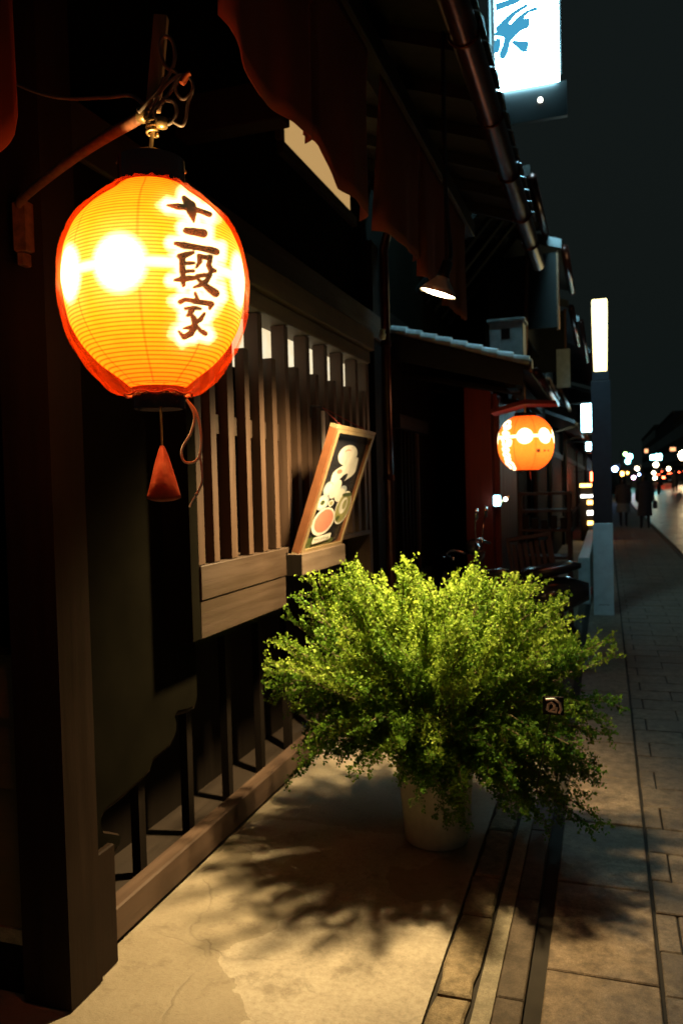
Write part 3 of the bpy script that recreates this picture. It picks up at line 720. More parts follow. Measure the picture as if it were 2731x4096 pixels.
# ------------------------------------------------------------------ flood lamp under the eaves
FL = Vector((-.648, 3.29, 2.334)); aim = Vector((-.33, .02, -.94)).normalized()
LAMP = empty('flood_lamp', tuple(FL), 'small dish-shaded flood lamp shining down on the shrub', 'lamp')
q = Vector((0, 0, -1)).rotation_difference(aim).to_matrix().to_4x4()
MB().lathe([(.020, .070), (.028, .056), (.041, .041), (.061, .020), (.077, .0), (.080, .0), (.064, .024), (.044, .046), (.031, .061), (.022, .074)], tuple(FL), 32, mat=q).build('shade', 'shade_white', LAMP, smooth=True)
MB().lathe([(.0, -.004), (.030, -.003), (.055, -.001), (.072, .004)], tuple(FL), 32, mat=q).build('bulb', 'lit_bulb', LAMP, smooth=True)
MB().lathe([(.0, .14), (.022, .135), (.024, .08), (.03, .07), (0, .07)], tuple(FL), 20, mat=q).build('socket', 'iron_black', LAMP, smooth=True)
MB().tube(spline([tuple(FL - aim * .13), (-.60, 3.34, 2.52), (-.62, 3.36, 2.8), (-.62, 3.38, 3.44)], 6), .009, 8).build('stem', 'iron_black', LAMP, smooth=True)
sp = bpy.data.lights.new('flood_lamp_light', 'SPOT'); sp.energy = 800; sp.color = (1, .71, .34); sp.spot_size = R(108); sp.spot_blend = 1.0; sp.shadow_soft_size = .075
spo = bpy.data.objects.new('flood_lamp_light', sp); col.objects.link(spo); spo.parent = LAMP
spo.location = aim * .06; spo.rotation_euler = Vector((0, 0, -1)).rotation_difference(aim).to_euler()

# ------------------------------------------------------------------ framed menu picture leaning out over the shelf
PB = Vector((-1.396, 3.55, 1.234)); PT = Vector((-1.190, 3.55, 1.818)); wv = Vector((0, .60, 0))
vv = PT - PB; vn = vv.normalized(); nn = wv.normalized().cross(vn).normalized()
FR = empty('menu_picture', tuple(PB), 'framed photograph of dishes tilted outward on the little shelf of the bay window', 'picture')
def fp(u, v, d=0.0): return tuple(PB + wv * u + vv * v + nn * d)
if nn.x < 0: nn = -nn
def slab(name, mat, u0, u1, v0, v1, d0, d1): return MB().poly([fp(u0, v0, d0), fp(u1, v0, d0), fp(u1, v1, d0), fp(u0, v1, d0)], nn * (d1 - d0)).build(name, mat, FR)
slab('side_panel', 'copper_box', -.045, -.003, 0, 1, -.030, .006); slab('side_panel', 'copper_box', 1.003, 1.045, 0, 1, -.030, .006)
slab('top_panel', 'frame_gold', -.045, 1.045, 1.003, 1.03, -.030, .006); slab('bottom_panel', 'frame_gold', -.045, 1.045, -.03, -.003, -.030, .006)
slab('backing', 'copper_box', 0, 1, 0, 1, -.028, -.010)
for a in ((0, .035, .0, 1), (.965, 1, .0, 1), (.037, .963, .975, 1), (.037, .963, 0, .03)): slab('frame_strip', 'frame_gold', *a, .0065, .012)
pr = MB(); layer = [0]
def ell(mat, u, v, ru, rv, rot=0, n=28, sq=1.0):
    layer[0] += 1; d = -.0095 + layer[0] * .00025; pts = []
    for k in range(n):
        a = 2 * math.pi * k / n; ca_, sa_ = math.cos(a), math.sin(a)
        if sq != 1: ca_ = math.copysign(abs(ca_) ** sq, ca_); sa_ = math.copysign(abs(sa_) ** sq, sa_)
        p, q_ = ca_ * ru, sa_ * rv; pts.append(fp(u + p * math.cos(rot) - q_ * math.sin(rot), v + p * math.sin(rot) + q_ * math.cos(rot), d))
    pr.use(mat); pr.add(pts, [tuple(range(n))])
ell('print_black', .5, .5, .47, .48, sq=.2)
ell('print_leaf', .35, .06, .33, .05); ell('print_leaf', .62, .05, .2, .03)
for e in (('print_white', .52, .80, .25, .088), ('print_pink', .50, .82, .10, .03), ('print_white', .53, .79, .16, .05), ('print_white', .56, .65, .30, .085, .25, 28, .35), ('print_pink', .42, .66, .07, .02), ('print_black', .55, .585, .13, .04, .4, 9),
          ('print_blue', .27, .515, .12, .062), ('print_white', .27, .515, .085, .045), ('print_white', .45, .51, .13, .075, .3), ('print_blue', .66, .50, .1, .04), ('print_white', .62, .455, .14, .06), ('print_blue', .22, .40, .155, .065), ('print_white', .21, .40, .115, .048), ('print_leaf', .22, .40, .05, .02), ('print_white', .44, .39, .07, .03), ('print_green', .44, .39, .04, .018),
          ('print_white', .38, .235, .27, .122), ('print_pink', .39, .24, .225, .10), ('print_white', .80, .34, .205, .152, 0, 20), ('print_green', .80, .34, .185, .135), ('print_white', .79, .36, .10, .075), ('print_green', .81, .37, .05, .045), ('print_leaf', .73, .25, .05, .02), ('print_leaf', .80, .46, .14, .016),
          ('print_white', .46, .085, .22, .028, .04, 28, .2)): ell(*e)
for k in range(7): ell('print_leaf', .30 + .052 * k, .085, .014, .009, .5 * k, 7)
pr.build('photo_print', 'print_black', FR)
slab('glazing', 'clear_glazing', .02, .98, .02, .98, .0008, .003)
HK = tag(MB().tube(spline([(-1.45, 3.90, 1.905), (-1.45, 3.905, 1.955), (-1.45, 3.93, 1.972), (-1.44, 4.05, 1.975)], 5), .005, 8).build('wall_hook', 'iron_black', loc=(-1.45, 3.95, 1.9), smooth=True), 'bent black iron hook on the window slats above the menu picture', 'hook')
m = MB(); m.tube([(-1.44, 4.05, 1.975), fp(.15, 1.03, -.02)], .0022, 6); m.tube([(-1.44, 4.05, 1.975), fp(.85, 1.03, -.02)], .0022, 6); m.build('hanging_cord', 'cord_red', FR)
TS = tag(MB().box(-1.440, -1.428, 4.035, 4.062, 1.74, 1.955, bev=.002).build('name_tag', 'porcelain', loc=(-1.434, 4.05, 1.74)), 'narrow white tag strip with a red tassel hanging from the iron hook', 'tag')
MB().tube(spline([(-1.434, 4.05, 1.74), (-1.432, 4.03, 1.71), (-1.43, 4.0, 1.67), (-1.43, 3.985, 1.645)], 4), [.004] * 6 + [.010] * 5 + [.006, .004], 7).build('tassel', 'cord_red', TS)

# ------------------------------------------------------------------ the potted shrub
PX, PY = -.722, 3.38
POT = empty('potted_shrub', (PX, PY, 0), 'large bushy green shrub with tiny leaves in a pale plastic pot', 'plant')
MB().lathe([(.0, .002), (.132, .002), (.138, .008), (.150, .15), (.162, .31), (.170, .312), (.170, .345), (.160, .345), (.156, .30), (.0, .295)], (PX, PY, 0), 48).build('pot', 'pot_plastic', POT, smooth=False)
for p in POT.children[0].data.polygons: p.use_smooth = True
MB().lathe([(.0, .325), (.08, .33), (.157, .32)], (PX, PY, 0), 24).build('soil', 'soil', POT, smooth=True)
def make_shrub():
    rng = np.random.default_rng(23); LV = []; TT = []; ST = MB(); base = np.array([PX, PY, .33])
    n_sp, per = 86, 7; n_st = n_sp * per; g = math.pi * (3 - 5 ** .5)
    cen = np.array([PX - .005, PY - .02, .70]); sprays = []
    for i in range(n_sp):
        u = -.66 + 1.64 * (i + .5) / n_sp
        sprays.append((u, i * g + rng.normal(0, .15), rng.uniform(.80, 1.12), rng.normal(0, .12)))
    for i in range(n_st):
        u0_, az0, len0, tone = sprays[i // per]
        u = min(.99, max(-.75, u0_ + rng.normal(0, .085))); az = az0 + rng.normal(0, .13)
        cu = math.sqrt(max(0, 1 - u * u)); d = np.array([cu * math.cos(az), cu * math.sin(az), u])
        p = 2.6; s = (abs(d[0]) ** p + abs(d[1]) ** p + abs(d[2]) ** p) ** (-1 / p)
        rad = np.array([.75 if d[0] > 0 else .68, .64 if d[1] < 0 else .54, .52 if u > 0 else .52]) * s * len0 * (rng.random() ** .28)
        tip = cen + d * rad
        if u > .3 and rng.random() < .3: tip[2] += rng.uniform(.0, .05)
        if u < .15 and d[0] > -.2: tip[2] -= .20 * rng.random()
        tip[2] = max(tip[2], .085)
        if d[1] < 0 and -.45 < tip[0] - PX < .14: tip[2] = max(tip[2], .40 + .12 * rng.random() - (.2 if rng.random() < .12 else 0))
        st = base + np.array([rng.uniform(-.11, .11), rng.uniform(-.11, .11), 0])
        ctrl = st * .35 + tip * .65; ctrl[2] = max(st[2], tip[2]) * .55 + ctrl[2] * .45 + (.16 if u < .2 else .02)
        if u > .25: ctrl[2] -= .05
        tt = np.linspace(0, 1, 15)[:, None]
        c = (1 - tt) ** 2 * st + 2 * tt * (1 - tt) * ctrl + tt ** 2 * tip
        c[1:-1] += rng.normal(0, .006, (13, 3))
        ST.tube([tuple(q_) for q_ in c[::2]], list(np.linspace(.0042, .0014, 8)), 4, caps=False)
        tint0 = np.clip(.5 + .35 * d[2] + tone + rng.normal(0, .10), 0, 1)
        ntw = 22
        for k in range(ntw):
            t = .36 + .64 * (k + rng.random()) / ntw; t = min(t, .995)
            q0 = (1 - t) ** 2 * st + 2 * t * (1 - t) * ctrl + t * t * tip
            tan = 2 * (1 - t) * (ctrl - st) + 2 * t * (tip - ctrl); tan /= np.linalg.norm(tan) + 1e-9
            side = rng.normal(0, 1, 3); side -= tan * side.dot(tan); side /= np.linalg.norm(side)
            dr = tan * rng.uniform(.6, 1.1) + side * rng.uniform(.5, 1.0) + np.array([0, 0, .5 if u > .05 else -.25]); dr /= np.linalg.norm(dr)
            ln = rng.uniform(.045, .105) * (1.15 - .45 * t)
            nl = int(11 + ln * 130)
            s_ = rng.uniform(.05, 1, nl)[:, None]
            pos = q0 + dr * ln * s_ + rng.normal(0, .0065, (nl, 3)); LV.append(pos)
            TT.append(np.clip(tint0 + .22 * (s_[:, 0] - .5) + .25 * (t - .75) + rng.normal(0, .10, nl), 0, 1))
            if k % 4 == 0: ST.tube([tuple(q0), tuple(q0 + dr * ln)], [.0016, .0008], 3, caps=False)
    P = np.concatenate(LV); T = np.concatenate(TT); n = len(P)
    a = rng.normal(0, 1, (n, 3)); a[:, 2] += .4; a /= np.linalg.norm(a, axis=1, keepdims=True)
    b = rng.normal(0, 1, (n, 3)); b -= a * (a * b).sum(1, keepdims=True); b /= np.linalg.norm(b, axis=1, keepdims=True)
    L = rng.uniform(.0045, .0078, (n, 1)) * (1 + .55 * rng.random((n, 1)) ** 3); W_ = L * rng.uniform(.55, .8, (n, 1)); nm = np.cross(a, b)
    V = np.stack([P - a * L, P + b * W_ + nm * .0012, P + a * L, P - b * W_ + nm * .0012], 1).reshape(-1, 3) - np.array([PX, PY, 0])
    me = bpy.data.meshes.new('foliage'); me.vertices.add(4 * n); me.vertices.foreach_set('co', V.reshape(-1).astype(np.float32))
    me.loops.add(4 * n); me.loops.foreach_set('vertex_index', np.arange(4 * n)); me.polygons.add(n)
    me.polygons.foreach_set('loop_start', np.arange(0, 4 * n, 4)); me.update(calc_edges=True); me.validate()
    at = me.attributes.new('tint', 'FLOAT', 'POINT'); at.data.foreach_set('value', np.repeat(T, 4).astype(np.float32))
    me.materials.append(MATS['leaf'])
    o = bpy.data.objects.new('foliage', me); col.objects.link(o); o.parent = POT; o['kind'] = 'stuff'
    ST.build('stems', 'twig', POT)
    return n
print('leaves', make_shrub())
# small price plate standing in the shrub
PL = tag(MB().box(-.206, -.140, 2.655, 2.661, .785, .845, bev=.001).build('plant_label', 'print_black', loc=(-.17, 2.658, .785)), 'little black card with a white character stuck in the shrub', 'card')
m = MB()
for pts in ([(-.196, .835), (-.170, .838), (-.152, .826), (-.148, .805), (-.155, .792)], [(-.192, .80), (-.188, .82), (-.178, .826), (-.168, .818), (-.172, .806), (-.188, .798), (-.165, .795), (-.162, .812)]):
    m.tube([(a, 2.653, b) for a, b in pts], .0042, 6)
m.build('lettering', 'print_white', PL)
MB().tube([(-.173, 2.664, .84), (-.25, 2.85, .45)], .002, 5).build('stick', 'iron_black', PL)

# ================================================================== NEXT HOUSE: gate with tiled pent roof, round lantern, red boards
GH = empty('gate_house', (-1.7, 7.6, 0), 'narrow dark townhouse with small tiled pent roof and red boarded post', 'house')
bx('wall', 'wood_black', GH, -1.80, -1.70, 5.92, 9.3, 0, 3.0)
bx('upper_wall', 'plaster_dark', GH, -1.80, -1.72, 5.92, 9.3, 3.0, 5.2)
for i in range(7): bx('slat', 'wood_lattice' if i == 5 else 'wood_black', GH, -1.697, -1.65, 6.62 + .13 * i, 6.665 + .13 * i, .75, 2.02, bev=.003)
bx('window_head', 'wood_black_y', GH, -1.697, -1.62, 6.5, 7.6, 2.025, 2.14); bx('window_sill', 'wood_black_y', GH, -1.697, -1.62, 6.5, 7.6, .65, .745)
bx('red_post', 'wood_red', GH, -1.27, -1.02, 7.62, 7.80, 0, 2.46, bev=.006)
bx('red_boarding', 'wood_red', GH, -1.02, -.985, 7.802, 9.3, 0, 2.40)
for i in range(6): bx('board', 'wood_red', GH, -.983, -.968, 7.81 + .25 * i, 8.05 + .25 * i, .02, 2.35, bev=.003)
def pz(x): return 2.81 - (x + 1.6) * .317
m = MB(); m.poly([(-1.70, 6.42, pz(-1.70) - .03), (-.56, 6.42, pz(-.56) - .03), (-.56, 6.42, pz(-.56) - .065), (-1.70, 6.42, pz(-1.70) - .065)], (0, 2.9, 0)); PR = m.build('pent_roof', 'wood_black_y', GH)
m = MB(); m.poly([(-1.70, 6.395, pz(-1.70) - .045), (-.60, 6.395, pz(-.60) - .045), (-.60, 6.395, pz(-.60) - .20), (-1.70, 6.395, pz(-1.70) - .25)], (0, .022, 0)); m.build('barge_board', 'lamp_post_dark', PR)
for i in range(9):
    x0 = -1.66 + .122 * i; m = MB(); n = 8; vs = []; fs = []
    for x, rr in ((x0, .068), (x0 + .132, .078)):
        for k in range(n + 1):
            a = math.pi * k / n; vs.append((x, 6.45 + rr * math.cos(a), pz(x) - .030 + rr * math.sin(a) + (.008 if x == x0 + .132 else 0)))
    for k in range(n): fs.append((k, k + 1, n + 2 + k, n + 1 + k))
    fs += [tuple(range(n + 1)), tuple(range(n + 1, 2 * n + 2))[::-1]]; m.add(vs, fs); m.build('verge_tile', 'tile_verge_lit', PR)
MB().lathe([(.0, -.01), (.05, -.01), (.06, 0), (.06, .012), (.045, .016), (0, .014)], (-.548, 6.46, pz(-.55) - .025), 20, mat=Matrix.Rotation(R(90), 4, 'Y')).build('end_tile', 'tile_grey', PR)
rt_ = MB()
for i in range(22):
    yy = 6.55 + .125 * i; rt_.poly([(-.55, yy, pz(-.55) - .025), (-.55, yy + .06, pz(-.55) + .012), (-.55, yy + .12, pz(-.55) - .025)], (-1.12, 0, 1.12 * .317))
o = rt_.build('roof_tiles', 'tile_grey', PR); o['kind'] = 'stuff'
MB().tube([(-.51, 6.5, pz(-.52) - .05), (-.51, 9.35, pz(-.52) - .06)], .032, 10).build('gutter', 'copper_dark', GH, smooth=True)
for yy in (6.9, 8.2): MB().tube([(-1.70, yy, 2.52), (-.66, yy, 2.30)], .03, 6).build('roof_strut', 'wood_black', GH)
bx('eave_beam', 'wood_black_y', GH, -.75, -.67, 6.5, 9.3, 2.30, 2.40)
# pale ventilator cabinet on the pent roof
AC = empty('ventilator_box', (-.91, 8.05, 2.62), 'pale louvred metal cabinet standing on the tiled pent roof', 'cabinet')
bx('case', 'metal_pale', AC, -1.07, -.745, 8.0, 8.30, 2.66, 3.12, bev=.008)
for i in range(3): bx('panel', 'metal_pale', AC, -1.058 + .103 * i, -.968 + .103 * i, 7.985, 7.998, 2.69, 3.05 if i != 1 else 2.93, bev=.003)
bx('grille', 'iron_black', AC, -.953, -.870, 7.990, 7.998, 2.95, 3.05); bx('lid', 'metal_pale', AC, -1.09, -.725, 7.97, 8.32, 3.122, 3.15, bev=.004)
bx('stand', 'iron_black', AC, -1.05, -.77, 8.05, 8.28, 2.57, 2.658)
# upper storey bits: eave struts and blinds further on
bx('upper_eave', 'wood_black_y', GH, -1.72, -.62, 7.6, 9.3, 4.35, 4.45)
for i in range(5): MB().tube([(-1.72, 7.65 + .4 * i, 3.4), (-.9, 7.65 + .4 * i, 4.34)], .035, 6).build('eave_strut', 'wood_soffit', GH)
MB().tube([(-.60, 7.6, 4.33), (-.60, 9.3, 4.30)], .04, 10).build('upper_gutter', 'copper_dark', GH, smooth=True)
MB().tube([(-.66, 9.25, 4.3), (-.80, 9.25, 4.1), (-.84, 9.25, 3.1), (-.86, 9.25, 2.75)], .026, 8).build('drain_pipe', 'iron_rust', GH, smooth=True)

# round red lantern
L2 = (-.600, 6.50, 1.85)
RL = empty('round_lantern', L2, 'round orange paper lantern with white dumpling chain crest under the small tiled roof', 'lantern')
AZ2 = math.atan2(-L2[1], -L2[0])
def paint_round(A, Z, RR):
    th = wrap(A - AZ2); wht = np.zeros(A.shape)
    for a0 in np.arange(8) * .785 - .03: 
        if abs(wrap(a0 + .80)) < .2: continue
        wht = np.maximum(wht, np.clip(.5 - (np.hypot(wrap(th - a0) * .21, Z - .048) - .060) / .008, 0, 1))
    wht = np.maximum(wht, np.clip(.5 - (np.abs(Z - .048) - .010) / .006, 0, 1))
    S2 = [[(-.155, .15, .006), (-.13, .165, .005), (-.14, .145, .006)], [(-.15, .12, .004), (-.13, .128, .006)], [(-.165, .03, .006), (-.15, .015, .007), (-.16, -.005, .006)], [(-.125, .01, .005), (-.13, -.01, .005)],
          [(-.16, -.045, .006), (-.145, -.055, .005)], [(-.155, -.085, .006), (-.14, -.10, .006)], [(-.145, -.12, .005), (-.135, -.13, .005)], [(-.14, -.15, .005), (-.115, -.17, .007), (-.10, -.20, .006), (-.115, -.205, .005)], [(-.16, .08, .004), (-.14, .07, .004)]]
    x = np.sin(th) * RR; d = np.full(A.shape, 9.0)
    for s in S2: d = np.minimum(d, seg_dist(x, Z, s))
    d[np.abs(th) > 1.5] = 9
    wht = np.maximum(wht, np.clip(.5 - (d - .015) / .010, 0, 1)); ink = np.clip(.5 - (d + .001) / .003, 0, 1) * .9
    d3 = np.minimum.reduce([np.maximum(np.abs(x - cx) - w_, np.abs(Z + .068) - w_) for cx, w_ in ((.094, .013), (.142, .007), (.170, .006))]); d3[np.abs(th) > 1.4] = 9
    ink = np.maximum(ink, np.clip(.5 - d3 / .004, 0, 1) * .85)
    seam = np.zeros(A.shape)
    for a0 in np.arange(8) * .785 - .43: seam = np.maximum(seam, np.clip(1 - np.abs(wrap(th - a0)) * RR / .005, 0, 1))
    return wht, ink, seam * (1 - wht), np.zeros(A.shape)
z2 = np.linspace(-.212, .212, 120); r2 = .219 * (1 - np.abs(z2 / .232) ** 2.35) ** (1 / 2.0)
lantern_shell('paper_shade', 'round_lantern_paper', RL, None, z2, r2, 260, paint_round)
ring('top_ring', RL, L2, [(.075, .205), (.085, .205), (.085, .24), (.075, .24), (.075, .205)])
ring('bottom_ring', RL, L2, [(.072, -.225), (.082, -.225), (.082, -.205), (.072, -.205), (.072, -.225)])
MB().tube([(L2[0], L2[1], 2.09), (L2[0], L2[1], 2.33)], .006, 6).build('hanging_rod', 'brass', RL)
MB().tube([(L2[0] + .03, L2[1], 1.625), (L2[0] + .035, L2[1], 1.56)], .005, 6).build('tassel', 'cord_red', RL)
RC = MB(); RC.poly([(-.86, 6.42, 2.125), (-.60, 6.42, 2.19), (-.36, 6.42, 2.17), (-.36, 6.42, 2.145), (-.60, 6.42, 2.155), (-.86, 6.42, 2.095)], (0, .30, 0))
tag(RC.build('lantern_hood', 'wood_red', loc=(-.6, 6.57, 2.13)), 'red lacquered board hood above the round orange lantern', 'hood')
# small wall light on the red post
WL = empty('wall_light', (-1.0, 7.58, 1.36), 'small bluish lit box fixed on the red boarded post', 'light')
bx('lit_panel', 'lit_box_blue', WL, -1.005, -.945, 7.572, 7.60, 1.325, 1.42, bev=.006); bx('back_plate', 'iron_black', WL, -1.015, -.935, 7.601, 7.618, 1.31, 1.435)
MB().lathe([(0, -.02), (.018, -.012), (.02, 0), (.012, .016), (0, .02)], (-.895, 7.58, 1.385), 10).build('bulb', 'lit_white', WL, smooth=True)
MB().tube([(-.94, 7.61, 1.36), (-.90, 7.60, 1.385), (-.865, 7.61, 1.41)], .012, 6).build('arm', 'brass', WL)

# ------------------------------------------------------------------ lit sign board up on the eaves
SG = empty('lit_sign', (-.60, 7.3, 4.7), 'tall glowing blue-white sign box with brush-written character above the gutter', 'sign')
def rrect(x0, x1, z0, z1, r_, n=6, corners=(1, 1, 1, 1)):
    pts = []
    for (cx, cz, a0), on in zip(((x1 - r_, z0 + r_, -90), (x1 - r_, z1 - r_, 0), (x0 + r_, z1 - r_, 90), (x0 + r_, z0 + r_, 180)), corners):
        if on: pts += [(cx + r_ * math.cos(R(a0 + 90 * k / n)), cz + r_ * math.sin(R(a0 + 90 * k / n))) for k in range(n + 1)]
        else: pts.append({-90: (x1, z0), 0: (x1, z1), 90: (x0, z1), 180: (x0, z0)}[a0])
    return pts
K7 = 7.3 / 6.3
def sx(v): return v * K7
def sz(v): return 1.55 + (v - 1.55) * K7
SGY = 7.215
sgx0, sgx1, sgz0, sgz1 = sx(-.745), sx(-.288), sz(4.53), sz(5.75)
m = MB(); m.poly([(a, SGY, b) for a, b in rrect(sgx0, sgx1, sgz0, sgz1, .065)], (0, .17, 0)); m.build('lit_panel', 'lit_sign', SG)
m = MB()
for (a0, a1, b0, b1) in ((sgx0 - .03, sgx1 + .064, sgz0 - .30, sgz0 - .004), (sgx0 - .03, sgx0 - .004, sgz0, sgz1), (sgx1 + .004, sgx1 + .022, sgz0 + .08, sgz1), (sgx0 - .03, sgx1 + .055, sgz1 + .004, sgz1 + .05)): m.box(a0, a1, SGY + .06, SGY + .11, b0, b1)
m.build('case', 'iron_black', SG)
MB().lathe([(0, -.01), (.020, -.008), (.020, .008), (0, .01)], (sx(-.425), SGY + .05, sz(4.41)), 12, mat=Matrix.Rotation(R(90), 4, 'X')).build('pilot_light', 'lit_white', SG)
def brush(pts, yy):
    pts = [(sx(a), sz(b), c * K7 * 1.55) for a, b, c in pts]
    me_ = MB(); P = [Vector((a, 0, b)) for a, b, _ in pts]; sp_ = spline([(a, c, b) for a, b, c in pts], 6); L = []; Rr = []
    for i, p in enumerate(sp_):
        t = sp_[min(i + 1, len(sp_) - 1)] - sp_[max(i - 1, 0)]; t = Vector((t.x, 0, t.z)).normalized(); nrm = Vector((-t.z, 0, t.x)); w_ = p.y
        L.append((p.x + nrm.x * w_, yy, p.z + nrm.z * w_)); Rr.append((p.x - nrm.x * w_, yy, p.z - nrm.z * w_))
    n = len(L); fs = [(i, i + 1, n + i + 1, n + i) for i in range(n - 1)]
    return me_.add(L + Rr, fs)
sb = MB(); yy = SGY - .003
for s in ([(-.74, 4.965, .012), (-.69, 4.985, .02), (-.64, 5.03, .017), (-.58, 5.07, .012), (-.50, 5.10, .010)], [(-.745, 4.935, .01), (-.66, 4.93, .022), (-.62, 4.955, .02), (-.56, 5.01, .016), (-.50, 5.05, .010), (-.43, 5.06, .012)],
          [(-.66, 5.0, .015), (-.655, 4.93, .018), (-.66, 4.85, .018), (-.685, 4.78, .022), (-.70, 4.74, .012)], [(-.655, 4.86, .012), (-.60, 4.905, .013), (-.56, 4.94, .016), (-.52, 4.965, .028), (-.485, 4.97, .018)], [(-.62, 4.855, .010), (-.58, 4.83, .016), (-.53, 4.80, .028), (-.50, 4.79, .022)],
          [(-.72, 4.90, .012), (-.73, 4.84, .018), (-.74, 4.79, .012)], [(-.74, 5.13, .02), (-.6, 5.15, .018), (-.45, 5.2, .02)], [(-.66, 5.3, .02), (-.60, 5.2, .02), (-.5, 5.15, .015)]):
    yy -= .0006; b_ = brush(s, yy); sb.add(b_.v, b_.f)
sb.build('lettering', 'sign_ink', SG)
MB().tube([(-1.72, 7.3, 5.3), (-.90, 7.3, 5.3)], .03, 8).build('wall_arm', 'iron_black', SG)
MB().tube([(-.92, 7.3, 4.7), (-.92, 7.3, 6.5)], .022, 8).build('mast', 'iron_black', SG)

# ------------------------------------------------------------------ parked scooter, rack and chair behind the shrub
SC = empty('scooter', (-.75, 6.75, 0), 'dark motor scooter with round mirrors parked nose to the wall behind the shrub', 'scooter')
SY = 6.75
def wheel(parent, c, rr, wdt):
    MB().lathe([(rr - .05, -wdt / 2), (rr - .012, -wdt / 2), (rr, -wdt / 4), (rr, wdt / 4), (rr - .012, wdt / 2), (rr - .05, wdt / 2), (rr - .05, -wdt / 2)], c, 28, mat=Matrix.Rotation(R(90), 4, 'X')).build('tyre', 'rubber', parent, smooth=True)
def body_loft(name, mat, parent, secs, yc, n=16):      # sections (x, zc, half height, half width) along X
    m = MB(); vs = []; fs = []
    for x, zc, hh, hw in secs:
        for k in range(n):
            a = 2 * math.pi * k / n; vs.append((x, yc + hw * math.cos(a), zc + hh * math.sin(a)))
    for i in range(len(secs) - 1):
        for k in range(n): fs.append((i * n + k, i * n + (k + 1) % n, (i + 1) * n + (k + 1) % n, (i + 1) * n + k))
    fs += [tuple(range(n))[::-1], tuple(range((len(secs) - 1) * n, len(secs) * n))]
    return m.add(vs, fs).build(name, mat, parent, smooth=True)
body_loft('rear_body', 'scooter_body', SC, [(-.72, .42, .08, .08), (-.65, .52, .17, .12), (-.5, .58, .17, .15), (-.3, .62, .14, .14), (-.14, .64, .07, .07)], SY)
body_loft('seat', 'dark_plastic', SC, [(-.72, .74, .02, .06), (-.66, .78, .05, .12), (-.5, .80, .06, .14), (-.3, .84, .05, .13), (-.2, .85, .02, .07)], SY)
m = MB(); m.poly([(-1.02, SY - .17, .35), (-1.0, SY - .12, .9), (-.97, SY, .97), (-1.0, SY + .12, .9), (-1.02, SY + .17, .35)], (-.03, 0, 0)); m.build('leg_shield', 'scooter_body', SC)
bx('footboard', 'dark_plastic', SC, -1.02, -.68, SY - .13, SY + .13, .28, .33, bev=.01)
wheel(SC, (-1.2, SY, .21), .21, .09); wheel(SC, (-.42, SY, .21), .21, .10)
MB().tube([(-1.2, SY, .21), (-1.06, SY, .75), (-1.03, SY, 1.0)], .025, 8).build('steering_column', 'chrome', SC, smooth=True)
MB().tube(spline([(-.98, SY - .30, 1.01), (-1.02, SY - .15, 1.04), (-1.03, SY, 1.02), (-1.02, SY + .15, 1.04), (-.98, SY + .30, 1.01)], 5), .014, 8).build('handlebar', 'chrome', SC, smooth=True)
body_loft('headlight', 'scooter_body', SC, [(-1.13, 1.0, .05, .06), (-1.08, 1.0, .075, .09), (-1.0, 1.02, .06, .08)], SY)
for s in (-1, 1):
    mir = MB().tube([(-1.02, SY + s * .17, 1.04), (-1.02, SY + s * .22, 1.16), (-1.01, SY + s * .27, 1.25)], .006, 6).build('mirror', 'chrome', SC, smooth=True)
    MB().lathe([(0, -.01), (.045, -.008), (.055, 0), (.045, .01), (0, .014)], (-1.0, SY + s * .27, 1.29), 18, mat=Matrix.Rotation(R(90), 4, 'Y')).build('mirror_glass', 'chrome', mir, smooth=True)
bx('tail_lamp', 'cord_red', SC, -.128, -.118, SY - .05, SY + .05, .62, .67)
RK = empty('shelf_rack', (-.55, 8.1, 0), 'weathered wooden shelf rack beyond the round lantern with crates on it', 'rack')
for xx in (-.82, -.36): bx('upright', 'wood_lattice', RK, xx, xx + .035, 8.0, 8.04, 0, 1.44); bx('upright', 'wood_lattice', RK, xx, xx + .035, 8.3, 8.34, 0, 1.44)
for zz in (.45, .78, 1.05, 1.24, 1.41): bx('shelf', 'wood_lattice', RK, -.82, -.325, 7.99, 8.35, zz, zz + .025)
for i in range(5): bx('bottle_block', 'wood_soffit', RK, -.79 + .09 * i, -.73 + .09 * i, 8.08, 8.22, 1.077, 1.2 - .02 * (i % 3))
CH = empty('leaning_chair', (-.55, 7.55, 0), 'folded slatted chair leaning against the wooden shelf rack', 'chair')
lean = Matrix.Translation((-.58, 7.72, 0)) @ Matrix.Rotation(R(-14), 4, 'X') @ Matrix.Rotation(R(-9), 4, 'Y')
for i, nm in ((0, 'leg'), (1, 'leg')):
    MB().box(-.20 + .40 * i, -.17 + .40 * i, -.015, .015, .0, 1.02, bev=.004, mat=lean).build(nm, 'wood_rail', CH)
for i in range(7): MB().box(-.155 + .055 * i, -.12 + .055 * i, -.01, .01, .58, .99, bev=.003, mat=lean).build('back_slat', 'wood_rail', CH)
MB().box(-.2, .23, -.018, .018, .99 + .03, 1.06, bev=.005, mat=lean).build('top_rail', 'wood_rail', CH)
MB().box(-.17, .2, -.03, -.016, .22, .56, bev=.005, mat=lean).build('seat', 'metal_pale', CH)
